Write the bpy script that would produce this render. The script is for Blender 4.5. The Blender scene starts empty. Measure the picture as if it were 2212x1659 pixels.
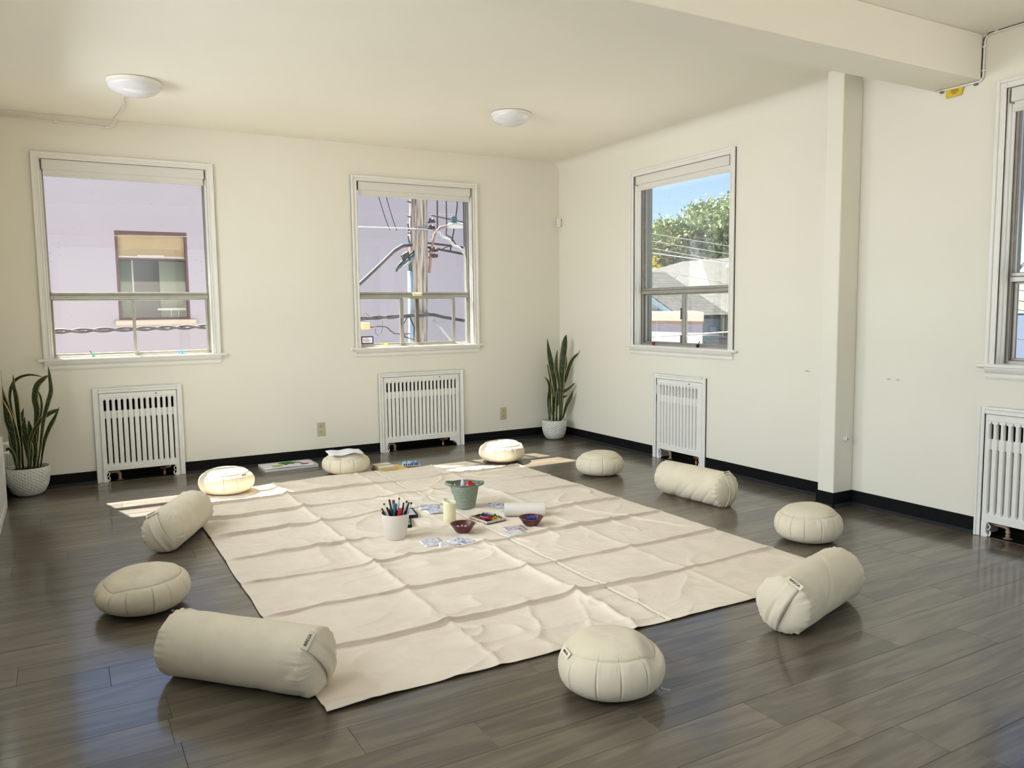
import bpy, math, random
import numpy as np
from mathutils import Vector, Matrix

PI = math.pi
S = bpy.context.scene
COL = S.collection
rnd = random.Random(7)

# ------------------------------------------------------------------ camera
cam = bpy.data.cameras.new('camera')
cam.sensor_fit = 'HORIZONTAL'
cam.sensor_width = 36.0
cam.lens = 36.0 * 1711.426 / 2212.0
cam.clip_end = 400
co = bpy.data.objects.new('camera', cam)
COL.objects.link(co)
_r = Vector((0.86871584, -0.4951657, -0.01198816))
_u = Vector((0.05755203, 0.07687044, 0.99537867))
_f = Vector((0.49195584, 0.86539116, -0.09527636))
M = Matrix((( _r.x, _u.x, -_f.x, -4.5955), (_r.y, _u.y, -_f.y, -7.0488), (_r.z, _u.z, -_f.z, 1.35), (0, 0, 0, 1)))
co.matrix_world = M
S.camera = co

# ------------------------------------------------------------------ world, sun, view
S.view_settings.view_transform = 'Standard'
S.view_settings.look = 'None'
S.view_settings.gamma = 1
S.view_settings.use_curve_mapping = False
S.view_settings.exposure = -0.03
W = bpy.data.worlds.new('sky')
S.world = W
W.use_nodes = True
nt = W.node_tree
nt.nodes.clear()
wo = nt.nodes.new('ShaderNodeOutputWorld')
bg = nt.nodes.new('ShaderNodeBackground')
sky = nt.nodes.new('ShaderNodeTexSky')
sky.sky_type = 'NISHITA'
sky.sun_disc = False
sky.sun_elevation = math.radians(51.5)
sky.sun_rotation = math.radians(-15)
sky.altitude = 50
sky.air_density = 1.0
sky.dust_density = 0.2
sky.ozone_density = 3.5
bg.inputs['Strength'].default_value = 0.23
nt.links.new(sky.outputs[0], bg.inputs['Color'])
nt.links.new(bg.outputs[0], wo.inputs['Surface'])

SUN_DIR = Vector((0.207, -0.767, -1.0)).normalized()
sl = bpy.data.lights.new('sun', 'SUN')
sl.energy = 60.0
sl.angle = math.radians(0.55)
sl.color = (1.0, 0.93, 0.82)
so = bpy.data.objects.new('sun', sl)
so.rotation_euler = SUN_DIR.to_track_quat('-Z', 'Y').to_euler()
so.location = (-6, 10, 14)
COL.objects.link(so)

def area(name, loc, direction, sx, sy, power, color):
    l = bpy.data.lights.new(name, 'AREA')
    l.shape = 'RECTANGLE'
    l.size = sx
    l.size_y = sy
    l.energy = power
    l.color = color
    o = bpy.data.objects.new(name, l)
    o.location = loc
    o.rotation_euler = Vector(direction).to_track_quat('-Z', 'Y').to_euler()
    COL.objects.link(o)
# added area lamps standing in for daylight outside unseen windows, filling the room
area('fill_left_front', (-6.1, -1.6, 2.3), (1, 0.0, -0.42), 1.5, 1.6, 150, (0.86, 0.93, 1.0))
area('fill_left_middle', (-6.1, -3.2, 2.3), (1, 0.0, -0.42), 1.5, 1.6, 150, (0.86, 0.93, 1.0))
area('fill_left_near', (-6.1, -5.2, 2.3), (1, 0.0, -0.42), 1.5, 1.6, 120, (0.90, 0.95, 1.0))
area('fill_rear', (-2.4, -9.55, 1.75), (0, 1, 0.0), 4.3, 2.2, 25, (1.0, 0.97, 0.91))

# ------------------------------------------------------------------ materials
def mat(name, col, rough=0.6, metal=0.0, spec=0.4, var=0.0, vscale=6.0, bump=0.0, bscale=60.0, emis=0.0, coat=0.0, sub=0.0):
    m = bpy.data.materials.new(name)
    m.use_nodes = True
    n = m.node_tree
    b = n.nodes['Principled BSDF']
    b.inputs['Base Color'].default_value = (*col, 1)
    b.inputs['Roughness'].default_value = rough
    b.inputs['Metallic'].default_value = metal
    b.inputs['Specular IOR Level'].default_value = spec
    b.inputs['Coat Weight'].default_value = coat
    if sub:
        b.inputs['Subsurface Weight'].default_value = sub
        b.inputs['Subsurface Radius'].default_value = (0.03, 0.02, 0.01)
    tc = n.nodes.new('ShaderNodeTexCoord')
    if var > 0:
        t = n.nodes.new('ShaderNodeTexNoise')
        t.inputs['Scale'].default_value = vscale
        t.inputs['Detail'].default_value = 4
        n.links.new(tc.outputs['Object'], t.inputs['Vector'])
        r = n.nodes.new('ShaderNodeMapRange')
        r.inputs['From Min'].default_value = 0.3
        r.inputs['From Max'].default_value = 0.7
        r.inputs['To Min'].default_value = 1 - var
        r.inputs['To Max'].default_value = 1 + var
        n.links.new(t.outputs['Fac'], r.inputs['Value'])
        mx = n.nodes.new('ShaderNodeVectorMath')
        mx.operation = 'SCALE'
        mx.inputs[0].default_value = col
        n.links.new(r.outputs[0], mx.inputs['Scale'])
        n.links.new(mx.outputs[0], b.inputs['Base Color'])
    if bump > 0:
        t = n.nodes.new('ShaderNodeTexNoise')
        t.inputs['Scale'].default_value = bscale
        t.inputs['Detail'].default_value = 3
        n.links.new(tc.outputs['Object'], t.inputs['Vector'])
        bm = n.nodes.new('ShaderNodeBump')
        bm.inputs['Strength'].default_value = bump
        bm.inputs['Distance'].default_value = 0.004
        n.links.new(t.outputs['Fac'], bm.inputs['Height'])
        n.links.new(bm.outputs[0], b.inputs['Normal'])
    return m

WALL = mat('wall_paint', (0.83, 0.79, 0.68), 0.55, spec=0.25, var=0.015, vscale=1.2, bump=0.12, bscale=25)
CEIL = mat('ceiling_paint', (0.90, 0.86, 0.745), 0.65, spec=0.2, var=0.015, vscale=0.9, bump=0.10, bscale=14)
TRIM = mat('trim_paint', (0.84, 0.81, 0.74), 0.35, spec=0.45, var=0.02, vscale=9)
RADI = mat('radiator_enamel', (0.84, 0.82, 0.76), 0.38, spec=0.45, var=0.03, vscale=14, bump=0.05, bscale=40)
BLACK = mat('base_rubber', (0.006, 0.006, 0.006), 0.6, spec=0.12, var=0.1, vscale=5)
TOE = mat('base_toe', (0.014, 0.016, 0.02), 0.5, spec=0.25)
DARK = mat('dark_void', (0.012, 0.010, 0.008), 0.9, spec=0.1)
ALU = mat('window_aluminium', (0.42, 0.40, 0.35), 0.38, metal=0.55, spec=0.5, var=0.08, vscale=20)
ALUD = mat('aged_aluminium', (0.20, 0.17, 0.14), 0.45, metal=0.4, spec=0.4, var=0.15, vscale=20)
BLIND = mat('blind_fabric', (0.76, 0.73, 0.67), 0.6, spec=0.25)
OUTLET = mat('ivory_plastic', (0.56, 0.48, 0.31), 0.35, spec=0.5)
OUTL2 = mat('ivory_receptacle', (0.50, 0.42, 0.27), 0.35, spec=0.5)
PLAST = mat('white_plastic', (0.80, 0.79, 0.74), 0.3, spec=0.5)
GLOBE = mat('frosted_globe', (0.74, 0.73, 0.73), 0.14, spec=0.5)
CREAM = mat('latch_cream', (0.80, 0.72, 0.48), 0.4)
POT = mat('pot_ceramic', (0.82, 0.80, 0.73), 0.45, spec=0.4)
SOIL = mat('soil', (0.035, 0.025, 0.016), 0.95, bump=0.8, bscale=80)
CUP = mat('cup_glaze', (0.78, 0.73, 0.65), 0.28, spec=0.5)
WAX = mat('candle_wax', (0.86, 0.79, 0.52), 0.45, spec=0.35, sub=0.25)
ROPE = mat('rope_sage', (0.30, 0.335, 0.255), 0.9, spec=0.1, var=0.06, vscale=60, bump=0.15, bscale=250)
BOWL = mat('bowl_maroon', (0.10, 0.012, 0.010), 0.3, spec=0.5)
PAPER = mat('paper', (0.86, 0.87, 0.90), 0.7, spec=0.15)
PAPERW = mat('paper_warm', (0.85, 0.80, 0.70), 0.6, spec=0.2)
PAGES = mat('page_edges', (0.60, 0.48, 0.28), 0.8)
YEL = mat('folder_yellow', (0.78, 0.50, 0.08), 0.5)
BRASS = mat('pipe_painted', (0.42, 0.30, 0.18), 0.5, metal=0.2, var=0.25, vscale=30)
REDV = mat('valve_red', (0.22, 0.03, 0.015), 0.5)
CHROME = mat('chrome', (0.55, 0.54, 0.50), 0.25, metal=0.9)
INK = mat('print_ink', (0.012, 0.011, 0.01), 0.6)

def plain(name, col, rough=0.45, **k):
    return mat(name, col, rough, **k)

def fabric_mat(name, col, wscale=900.0, amp=0.25, slub=0.05):
    m = mat(name, col, 0.88, spec=0.12, var=slub, vscale=9)
    n = m.node_tree
    b = n.nodes['Principled BSDF']
    b.inputs['Sheen Weight'].default_value = 0.08
    tc = n.nodes.new('ShaderNodeTexCoord')
    t = n.nodes.new('ShaderNodeTexNoise')
    t.inputs['Scale'].default_value = wscale
    t.inputs['Detail'].default_value = 2
    n.links.new(tc.outputs['Object'], t.inputs['Vector'])
    t2 = n.nodes.new('ShaderNodeTexNoise')
    t2.inputs['Scale'].default_value = 34
    t2.inputs['Detail'].default_value = 5
    n.links.new(tc.outputs['Object'], t2.inputs['Vector'])
    a = n.nodes.new('ShaderNodeMath')
    a.operation = 'MULTIPLY_ADD'
    a.inputs[1].default_value = 0.12
    n.links.new(t.outputs['Fac'], a.inputs[0])
    n.links.new(t2.outputs['Fac'], a.inputs[2])
    bp = n.nodes.new('ShaderNodeBump')
    bp.inputs['Strength'].default_value = amp
    bp.inputs['Distance'].default_value = 0.006
    n.links.new(a.outputs[0], bp.inputs['Height'])
    n.links.new(bp.outputs[0], b.inputs['Normal'])
    return m
COTTON = fabric_mat('cushion_cotton', (0.75, 0.665, 0.50))
CANVAS = fabric_mat('drop_cloth_canvas', (0.83, 0.725, 0.59), amp=0.35, slub=0.04)
STRAPM = fabric_mat('strap_cotton', (0.76, 0.675, 0.51), amp=0.3)
TAGM = mat('woven_tag', (0.80, 0.73, 0.56), 0.7)

def wood_floor():
    m = bpy.data.materials.new('grey_oak_plank')
    m.use_nodes = True
    n = m.node_tree
    N, L = n.nodes, n.links
    b = N['Principled BSDF']
    tc = N.new('ShaderNodeTexCoord')
    oi = N.new('ShaderNodeObjectInfo')
    off = N.new('ShaderNodeVectorMath')
    off.operation = 'MULTIPLY_ADD'
    cmb = N.new('ShaderNodeCombineXYZ')
    for k in range(3):
        L.new(oi.outputs['Random'], cmb.inputs[k])
    L.new(cmb.outputs[0], off.inputs[0])
    off.inputs[1].default_value = (37.0, 91.0, 53.0)
    L.new(tc.outputs['Object'], off.inputs[2])
    # cathedral rings
    mp = N.new('ShaderNodeMapping')
    mp.inputs['Scale'].default_value = (1.0, 7.5, 1.0)
    L.new(off.outputs[0], mp.inputs['Vector'])
    nz = N.new('ShaderNodeTexNoise')
    nz.inputs['Scale'].default_value = 1.6
    nz.inputs['Detail'].default_value = 2.5
    nz.inputs['Distortion'].default_value = 0.35
    L.new(mp.outputs[0], nz.inputs['Vector'])
    mu = N.new('ShaderNodeMath'); mu.operation = 'MULTIPLY'; mu.inputs[1].default_value = 20.0
    L.new(nz.outputs['Fac'], mu.inputs[0])
    sn = N.new('ShaderNodeMath'); sn.operation = 'SINE'
    L.new(mu.outputs[0], sn.inputs[0])
    # fine streaks
    mp2 = N.new('ShaderNodeMapping')
    mp2.inputs['Scale'].default_value = (2.2, 75.0, 1.0)
    L.new(off.outputs[0], mp2.inputs['Vector'])
    nf = N.new('ShaderNodeTexNoise')
    nf.inputs['Scale'].default_value = 2.0
    nf.inputs['Detail'].default_value = 6
    nf.inputs['Roughness'].default_value = 0.62
    L.new(mp2.outputs[0], nf.inputs['Vector'])
    # blotches
    mp3 = N.new('ShaderNodeMapping')
    mp3.inputs['Scale'].default_value = (1.3, 5.0, 1.0)
    L.new(off.outputs[0], mp3.inputs['Vector'])
    nb = N.new('ShaderNodeTexNoise')
    nb.inputs['Scale'].default_value = 1.5
    nb.inputs['Detail'].default_value = 3
    L.new(mp3.outputs[0], nb.inputs['Vector'])
    s1 = N.new('ShaderNodeMath'); s1.operation = 'MULTIPLY'; s1.inputs[1].default_value = 0.26
    L.new(sn.outputs[0], s1.inputs[0])
    s2 = N.new('ShaderNodeMath'); s2.operation = 'MULTIPLY_ADD'; s2.inputs[1].default_value = 1.15
    L.new(nf.outputs['Fac'], s2.inputs[0]); L.new(s1.outputs[0], s2.inputs[2])
    s3 = N.new('ShaderNodeMath'); s3.operation = 'MULTIPLY_ADD'; s3.inputs[1].default_value = 0.6
    L.new(nb.outputs['Fac'], s3.inputs[0]); L.new(s2.outputs[0], s3.inputs[2])
    s4 = N.new('ShaderNodeMath'); s4.operation = 'MULTIPLY_ADD'; s4.inputs[1].default_value = 0.55
    L.new(oi.outputs['Random'], s4.inputs[0]); L.new(s3.outputs[0], s4.inputs[2])
    rp = N.new('ShaderNodeValToRGB')
    e = rp.color_ramp.elements
    e[0].position = 0.50; e[0].color = (0.044, 0.032, 0.021, 1)
    e[1].position = 1.42 if False else 1.0; e[1].color = (0.19, 0.154, 0.108, 1)
    mr = N.new('ShaderNodeMapRange')
    mr.inputs['From Min'].default_value = 0.35
    mr.inputs['From Max'].default_value = 1.95
    L.new(s4.outputs[0], mr.inputs['Value'])
    e[0].position = 0.12; e[1].position = 0.95
    L.new(mr.outputs[0], rp.inputs['Fac'])
    L.new(rp.outputs[0], b.inputs['Base Color'])
    b.inputs['Roughness'].default_value = 0.36
    b.inputs['Specular IOR Level'].default_value = 0.5
    b.inputs['Coat Weight'].default_value = 0.6
    b.inputs['Coat Roughness'].default_value = 0.13
    b.inputs['Coat IOR'].default_value = 1.8
    rr = N.new('ShaderNodeMapRange')
    rr.inputs['To Min'].default_value = 0.30
    rr.inputs['To Max'].default_value = 0.46
    L.new(nf.outputs['Fac'], rr.inputs['Value'])
    L.new(rr.outputs[0], b.inputs['Roughness'])
    bp = N.new('ShaderNodeBump')
    bp.inputs['Strength'].default_value = 0.22
    bp.inputs['Distance'].default_value = 0.0012
    L.new(s2.outputs[0], bp.inputs['Height'])
    L.new(bp.outputs[0], b.inputs['Normal'])
    return m
WOOD = wood_floor()

def glass_mat(name, tint=(0.965, 0.975, 0.98), dirt=0.012):
    m = bpy.data.materials.new(name)
    m.use_nodes = True
    n = m.node_tree
    N, L = n.nodes, n.links
    N.clear()
    out = N.new('ShaderNodeOutputMaterial')
    tr = N.new('ShaderNodeBsdfTransparent'); tr.inputs[0].default_value = (*tint, 1)
    gl = N.new('ShaderNodeBsdfGlossy'); gl.inputs['Roughness'].default_value = 0.02
    fr = N.new('ShaderNodeFresnel'); fr.inputs['IOR'].default_value = 1.45
    sc = N.new('ShaderNodeMath'); sc.operation = 'MULTIPLY'; sc.inputs[1].default_value = 0.45
    mx = N.new('ShaderNodeMixShader')
    L.new(fr.outputs[0], sc.inputs[0]); L.new(sc.outputs[0], mx.inputs[0])
    L.new(tr.outputs[0], mx.inputs[1]); L.new(gl.outputs[0], mx.inputs[2])
    # specks of dirt
    tc = N.new('ShaderNodeTexCoord')
    vo = N.new('ShaderNodeTexVoronoi'); vo.inputs['Scale'].default_value = 26
    L.new(tc.outputs['Object'], vo.inputs['Vector'])
    nz = N.new('ShaderNodeTexNoise'); nz.inputs['Scale'].default_value = 5
    L.new(tc.outputs['Object'], nz.inputs['Vector'])
    lt = N.new('ShaderNodeMath'); lt.operation = 'LESS_THAN'
    mm = N.new('ShaderNodeMapRange'); mm.inputs['From Min'].default_value = 0.48; mm.inputs['From Max'].default_value = 0.75
    mm.inputs['To Min'].default_value = 0.0; mm.inputs['To Max'].default_value = 0.11
    L.new(nz.outputs['Fac'], mm.inputs['Value'])
    L.new(vo.outputs['Distance'], lt.inputs[0]); L.new(mm.outputs[0], lt.inputs[1])
    sp = N.new('ShaderNodeMath'); sp.operation = 'MULTIPLY_ADD'; sp.inputs[1].default_value = 0.55; sp.inputs[2].default_value = dirt
    L.new(lt.outputs[0], sp.inputs[0])
    df = N.new('ShaderNodeBsdfDiffuse'); df.inputs[0].default_value = (0.30, 0.29, 0.30, 1)
    m2 = N.new('ShaderNodeMixShader')
    L.new(sp.outputs[0], m2.inputs[0]); L.new(mx.outputs[0], m2.inputs[1]); L.new(df.outputs[0], m2.inputs[2])
    L.new(m2.outputs[0], out.inputs[0])
    return m
GLASS = glass_mat('window_glass')

# ------------------------------------------------------------------ mesh helpers
class MB:
    def __init__(s):
        s.v = []; s.f = []
    def add(s, vs, fs):
        o = len(s.v)
        s.v += [tuple(p) for p in vs]
        s.f += [tuple(o + i for i in q) for q in fs]
        return s
    def box(s, x0, x1, y0, y1, z0, z1, ch=0.0):
        if x0 > x1: x0, x1 = x1, x0
        if y0 > y1: y0, y1 = y1, y0
        if z0 > z1: z0, z1 = z1, z0
        if ch <= 0:
            return s.add([(x0,y0,z0),(x1,y0,z0),(x1,y1,z0),(x0,y1,z0),(x0,y0,z1),(x1,y0,z1),(x1,y1,z1),(x0,y1,z1)],
                         [(0,3,2,1),(4,5,6,7),(0,1,5,4),(1,2,6,5),(2,3,7,6),(3,0,4,7)])
        c = min(ch, (x1-x0)/2.01, (y1-y0)/2.01, (z1-z0)/2.01)
        vs = []
        idx = {}
        for ax in range(3):
            for sx in (0, 1):
                for sy in (0, 1):
                    for sz in (0, 1):
                        p = [(x0, x1)[sx], (y0, y1)[sy], (z0, z1)[sz]]
                        sg = (sx, sy, sz)
                        for k in range(3):
                            if k != ax:
                                p[k] += c if sg[k] == 0 else -c
                        idx[(ax, sx, sy, sz)] = len(vs)
                        vs.append(p)
        fs = []
        I = idx
        for sx in (0, 1):
            q = [I[(0,sx,0,0)], I[(0,sx,1,0)], I[(0,sx,1,1)], I[(0,sx,0,1)]]
            fs.append(q if sx else q[::-1])
        for sy in (0, 1):
            q = [I[(1,0,sy,0)], I[(1,1,sy,0)], I[(1,1,sy,1)], I[(1,0,sy,1)]]
            fs.append(q[::-1] if sy else q)
        for sz in (0, 1):
            q = [I[(2,0,0,sz)], I[(2,1,0,sz)], I[(2,1,1,sz)], I[(2,0,1,sz)]]
            fs.append(q if sz else q[::-1])
        for sx in (0,1):
            for sy in (0,1):
                q = [I[(0,sx,sy,0)], I[(0,sx,sy,1)], I[(1,sx,sy,1)], I[(1,sx,sy,0)]]
                fs.append(q if (sx ^ sy) else q[::-1])
        for sx in (0,1):
            for sz in (0,1):
                q = [I[(0,sx,0,sz)], I[(0,sx,1,sz)], I[(2,sx,1,sz)], I[(2,sx,0,sz)]]
                fs.append(q[::-1] if (sx ^ sz) else q)
        for sy in (0,1):
            for sz in (0,1):
                q = [I[(1,0,sy,sz)], I[(1,1,sy,sz)], I[(2,1,sy,sz)], I[(2,0,sy,sz)]]
                fs.append(q if (sy ^ sz) else q[::-1])
        for sx in (0,1):
            for sy in (0,1):
                for sz in (0,1):
                    q = [I[(0,sx,sy,sz)], I[(1,sx,sy,sz)], I[(2,sx,sy,sz)]]
                    fs.append(q if (sx + sy + sz) % 2 else q[::-1])
        return s.add(vs, fs)
    def lathe(s, prof, n=32, cx=0, cy=0, cz=0, closed=True):
        vs = []; fs = []
        for (r, z) in prof:
            for k in range(n):
                a = 2*PI*k/n
                vs.append((cx + r*math.cos(a), cy + r*math.sin(a), cz + z))
        m = len(prof)
        for i in range(m-1):
            for k in range(n):
                k2 = (k+1) % n
                fs.append((i*n+k, i*n+k2, (i+1)*n+k2, (i+1)*n+k))
        if closed:
            fs.append(tuple(range(n))[::-1])
            fs.append(tuple((m-1)*n+k for k in range(n)))
        return s.add(vs, fs)
    def tube(s, pts, r, n=8, caps=True, rs=None):
        P = [Vector(p) for p in pts]
        vs = []; fs = []
        up = None
        for i, p in enumerate(P):
            if i == 0: t = P[1]-P[0]
            elif i == len(P)-1: t = P[-1]-P[-2]
            else: t = P[i+1]-P[i-1]
            t = t.normalized()
            if up is None:
                up = Vector((0,0,1)) if abs(t.z) < 0.9 else Vector((1,0,0))
            a = t.cross(up)
            if a.length < 1e-6: a = t.cross(Vector((1,0,0)))
            a.normalize(); b = a.cross(t).normalized(); up = b
            rr = rs[i] if rs else r
            for k in range(n):
                an = 2*PI*k/n
                vs.append(p + a*math.cos(an)*rr + b*math.sin(an)*rr)
        for i in range(len(P)-1):
            for k in range(n):
                k2 = (k+1) % n
                fs.append((i*n+k, (i+1)*n+k, (i+1)*n+k2, i*n+k2))
        if caps:
            fs.append(tuple(range(n)))
            fs.append(tuple((len(P)-1)*n+k for k in range(n))[::-1])
        return s.add(vs, fs)
    def prism(s, poly, axis, a, b):
        # poly: 2-D points in the plane normal to axis
        n = len(poly)
        def pt(p, h):
            if axis == 'y': return (p[0], h, p[1])
            if axis == 'x': return (h, p[0], p[1])
            return (p[0], p[1], h)
        vs = [pt(p, a) for p in poly] + [pt(p, b) for p in poly]
        fs = [tuple(range(n)), tuple(range(n, 2*n))[::-1]]
        for k in range(n):
            k2 = (k+1) % n
            fs.append((k, n+k, n+k2, k2))
        return s.add(vs, fs)
    def grid(s, arr):
        h, w = arr.shape[:2]
        fs = []
        for i in range(h-1):
            for j in range(w-1):
                fs.append((i*w+j, i*w+j+1, (i+1)*w+j+1, (i+1)*w+j))
        return s.add([tuple(map(float, p)) for p in arr.reshape(-1, 3)], fs)
    def mesh(s, name, m, smooth=False, fix=True):
        me = bpy.data.meshes.new(name)
        me.from_pydata(s.v, [], s.f)
        if fix:
            import bmesh
            bm = bmesh.new(); bm.from_mesh(me)
            bmesh.ops.recalc_face_normals(bm, faces=bm.faces)
            bm.to_mesh(me); bm.free()
        if smooth is True:
            me.polygons.foreach_set('use_smooth', [True]*len(me.polygons))
        elif smooth:
            me.polygons.foreach_set('use_smooth', [True]*len(me.polygons))
            me.set_sharp_from_angle(angle=math.radians(smooth))
        if m: me.materials.append(m)
        me.update()
        return me
    def build(s, name, m, parent=None, smooth=False, fix=True):
        o = bpy.data.objects.new(name, s.mesh(name, m, smooth, fix))
        COL.objects.link(o)
        if parent: o.parent = parent
        return o

def gridmesh(name, arr, m, parent=None, wrap=False, uv=None, fix=False, flip=False):
    h, w = arr.shape[:2]
    me = bpy.data.meshes.new(name)
    idx = np.arange(h*w).reshape(h, w)
    if wrap:
        nx = np.roll(idx, -1, axis=1)
        a, b, c, d = idx[:-1, :], nx[:-1, :], nx[1:, :], idx[1:, :]
    else:
        a, b, c, d = idx[:-1, :-1], idx[:-1, 1:], idx[1:, 1:], idx[1:, :-1]
    q = np.stack([a, b, c, d], -1).reshape(-1, 4)
    if flip: q = q[:, ::-1]
    me.vertices.add(h*w)
    me.vertices.foreach_set('co', arr.reshape(-1).astype(np.float32))
    nf = len(q)
    me.loops.add(nf*4)
    me.loops.foreach_set('vertex_index', q.reshape(-1).astype(np.int32))
    me.polygons.add(nf)
    me.polygons.foreach_set('loop_start', (np.arange(nf)*4).astype(np.int32))
    me.polygons.foreach_set('use_smooth', np.ones(nf, bool))
    me.update(calc_edges=True)
    if uv is not None:
        ul = me.uv_layers.new(name='UVMap')
        ul.data.foreach_set('uv', uv.reshape(-1, 2)[q.reshape(-1)].reshape(-1).astype(np.float32))
    if m: me.materials.append(m)
    o = bpy.data.objects.new(name, me)
    COL.objects.link(o)
    if parent: o.parent = parent
    return o

def tag(o, label=None, cat=None, group=None, kind=None):
    if label: o['label'] = label
    if cat: o['category'] = cat
    if group: o['group'] = group
    if kind: o['kind'] = kind
    return o
def empty(name, loc=(0,0,0), rz=0.0, label=None, cat=None, group=None, kind=None):
    o = bpy.data.objects.new(name, None)
    o.empty_display_size = 0.05
    COL.objects.link(o)
    o.location = loc; o.rotation_euler = (0, 0, rz)
    return tag(o, label, cat, group, kind)
def copy_tree(o, parent=None):
    c = o.copy(); COL.objects.link(c)
    if parent: c.parent = parent
    for ch in list(o.children):
        copy_tree(ch, c)
    return c
def text_part(txt, size, m, parent, mw, name='lettering'):
    cu = bpy.data.curves.new(name, 'FONT')
    cu.body = txt; cu.size = size; cu.align_x = 'CENTER'; cu.align_y = 'CENTER'
    cu.extrude = 0.0003; cu.offset = size*0.02
    cu.resolution_u = 2
    to = bpy.data.objects.new(name, cu); COL.objects.link(to)
    dg = bpy.context.evaluated_depsgraph_get(); dg.update()
    me = bpy.data.meshes.new_from_object(to.evaluated_get(dg))
    bpy.data.objects.remove(to); bpy.data.curves.remove(cu)
    me.materials.clear(); me.materials.append(m)
    me.transform(mw)
    o = bpy.data.objects.new(name, me); COL.objects.link(o)
    if parent: o.parent = parent
    return o

# value noise
_tab = np.random.RandomState(5).rand(512, 512)
def vnoise(x, y, seed=0):
    x = np.asarray(x, float)+seed*17.31; y = np.asarray(y, float)+seed*9.77
    xi = np.floor(x).astype(int); yi = np.floor(y).astype(int)
    fx = x-xi; fy = y-yi
    fx = fx*fx*(3-2*fx); fy = fy*fy*(3-2*fy)
    g = lambda a, b: _tab[a % 512, b % 512]
    return (g(xi,yi)*(1-fx)+g(xi+1,yi)*fx)*(1-fy)+(g(xi,yi+1)*(1-fx)+g(xi+1,yi+1)*fx)*fy
def fbm(x, y, seed=0, o=4):
    s = 0; a = 1; t = 0
    for k in range(o):
        s = s+a*(vnoise(x*2**k, y*2**k, seed+k)-0.5); t += a; a *= 0.5
    return s/t*2

# ------------------------------------------------------------------ room shell
XL, YN, ZC = -5.02, -9.2, 2.845
WT = 0.20
def wall(name, horiz, u0, u1, z0, z1, thick, holes, to_world, m=WALL):
    us = sorted(set([u0, u1]+[h[0] for h in holes]+[h[1] for h in holes]))
    zs = sorted(set([z0, z1]+[h[2] for h in holes]+[h[3] for h in holes]))
    b = MB()
    # one closed skin: front and back faces per cell, sides where a cell borders a hole
    cells = {}
    for i in range(len(us)-1):
        for j in range(len(zs)-1):
            uc = (us[i]+us[i+1])/2; zc = (zs[j]+zs[j+1])/2
            cells[(i, j)] = not any(h[0] < uc < h[1] and h[2] < zc < h[3] for h in holes)
    def P(u, d, z): return to_world(u, d, z)
    for (i, j), solid in cells.items():
        if not solid: continue
        a, c, e, g = us[i], us[i+1], zs[j], zs[j+1]
        for d in (0, thick):
            b.add([P(a,d,e), P(c,d,e), P(c,d,g), P(a,d,g)], [(0,1,2,3)])
        for (di, dj, q) in ((-1,0,[(a,e),(a,g)]), (1,0,[(c,e),(c,g)]), (0,-1,[(a,e),(c,e)]), (0,1,[(a,g),(c,g)])):
            if not cells.get((i+di, j+dj), False):
                b.add([P(q[0][0],0,q[0][1]), P(q[1][0],0,q[1][1]), P(q[1][0],thick,q[1][1]), P(q[0][0],thick,q[0][1])], [(0,1,2,3)])
    import bmesh
    me = bpy.data.meshes.new(name)
    me.from_pydata(b.v, [], b.f)
    bm = bmesh.new(); bm.from_mesh(me)
    bmesh.ops.remove_doubles(bm, verts=bm.verts, dist=1e-5)
    bmesh.ops.recalc_face_normals(bm, faces=bm.faces)
    bm.to_mesh(me); bm.free()
    me.materials.append(m)
    o = bpy.data.objects.new(name, me); COL.objects.link(o)
    o['kind'] = 'structure'
    return o
WZ0, WZ1 = 1.0, 2.52
back_holes = [(-4.668, -3.468, WZ0, WZ1), (-2.195, -1.011, WZ0, WZ1), (-4.355, -3.79, 0.0, 0.712), (-1.985, -1.192, 0.0, 0.705)]
WB = wall('wall_back', True, XL-WT, WT, -0.05, 3.05, WT, back_holes, lambda u, d, z: (u, d, z))
right_holes = [(-2.453, -1.253, WZ0, WZ1), (-5.708, -4.508, WZ0, WZ1), (-2.165, -1.585, 0.0, 0.712), (-5.25, -4.478, 0.0, 0.712)]
WR = wall('wall_right', True, YN, 0.0, -0.05, 3.05, WT, right_holes, lambda u, d, z: (d, u, z))
left_holes = [(-2.2, -1.0, WZ0, WZ1), (-3.8, -2.6, WZ0, WZ1), (-5.8, -4.6, WZ0, WZ1)]
wall('wall_left', True, YN, 0.0, -0.05, 3.05, WT, left_holes, lambda u, d, z: (XL-d, u, z))
near_holes = [(-4.7, -2.55, 0.3, 2.6), (-2.45, -0.3, 0.3, 2.6)]
wall('wall_near', True, XL-WT, WT, -0.05, 3.05, WT, near_holes, lambda u, d, z: (u, YN-d, z))
for o in [MB().box(XL-WT, WT, YN-WT, WT, ZC, 3.05).build('ceiling', CEIL)]:
    o['kind'] = 'structure'
# soft plaster cove between ceiling and the right wall
cv = MB(); R = 0.10; pts = [(0.001, ZC-R)]
for k in range(9):
    a = PI/2*k/8
    pts.append((-R + R*math.cos(a), ZC - R + R*math.sin(a)))
pts.append((0.001, ZC+0.001))
pts = [(p[0], p[1]) for p in pts]
cv.prism(pts, 'y', -4.083, 0.0)
tag(cv.build('trim_1', WALL, smooth=40), kind='structure')
# beam and column
bmk = MB().box(XL, 0.0, -4.363, -4.083, 2.599, ZC, 0.004)
tag(bmk.build('ceiling_beam', CEIL), kind='structure')
tag(MB().box(-0.187, 0.0, -3.600, -3.474, 0, ZC, 0.004).build('wall_column', WALL), kind='structure')
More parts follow.
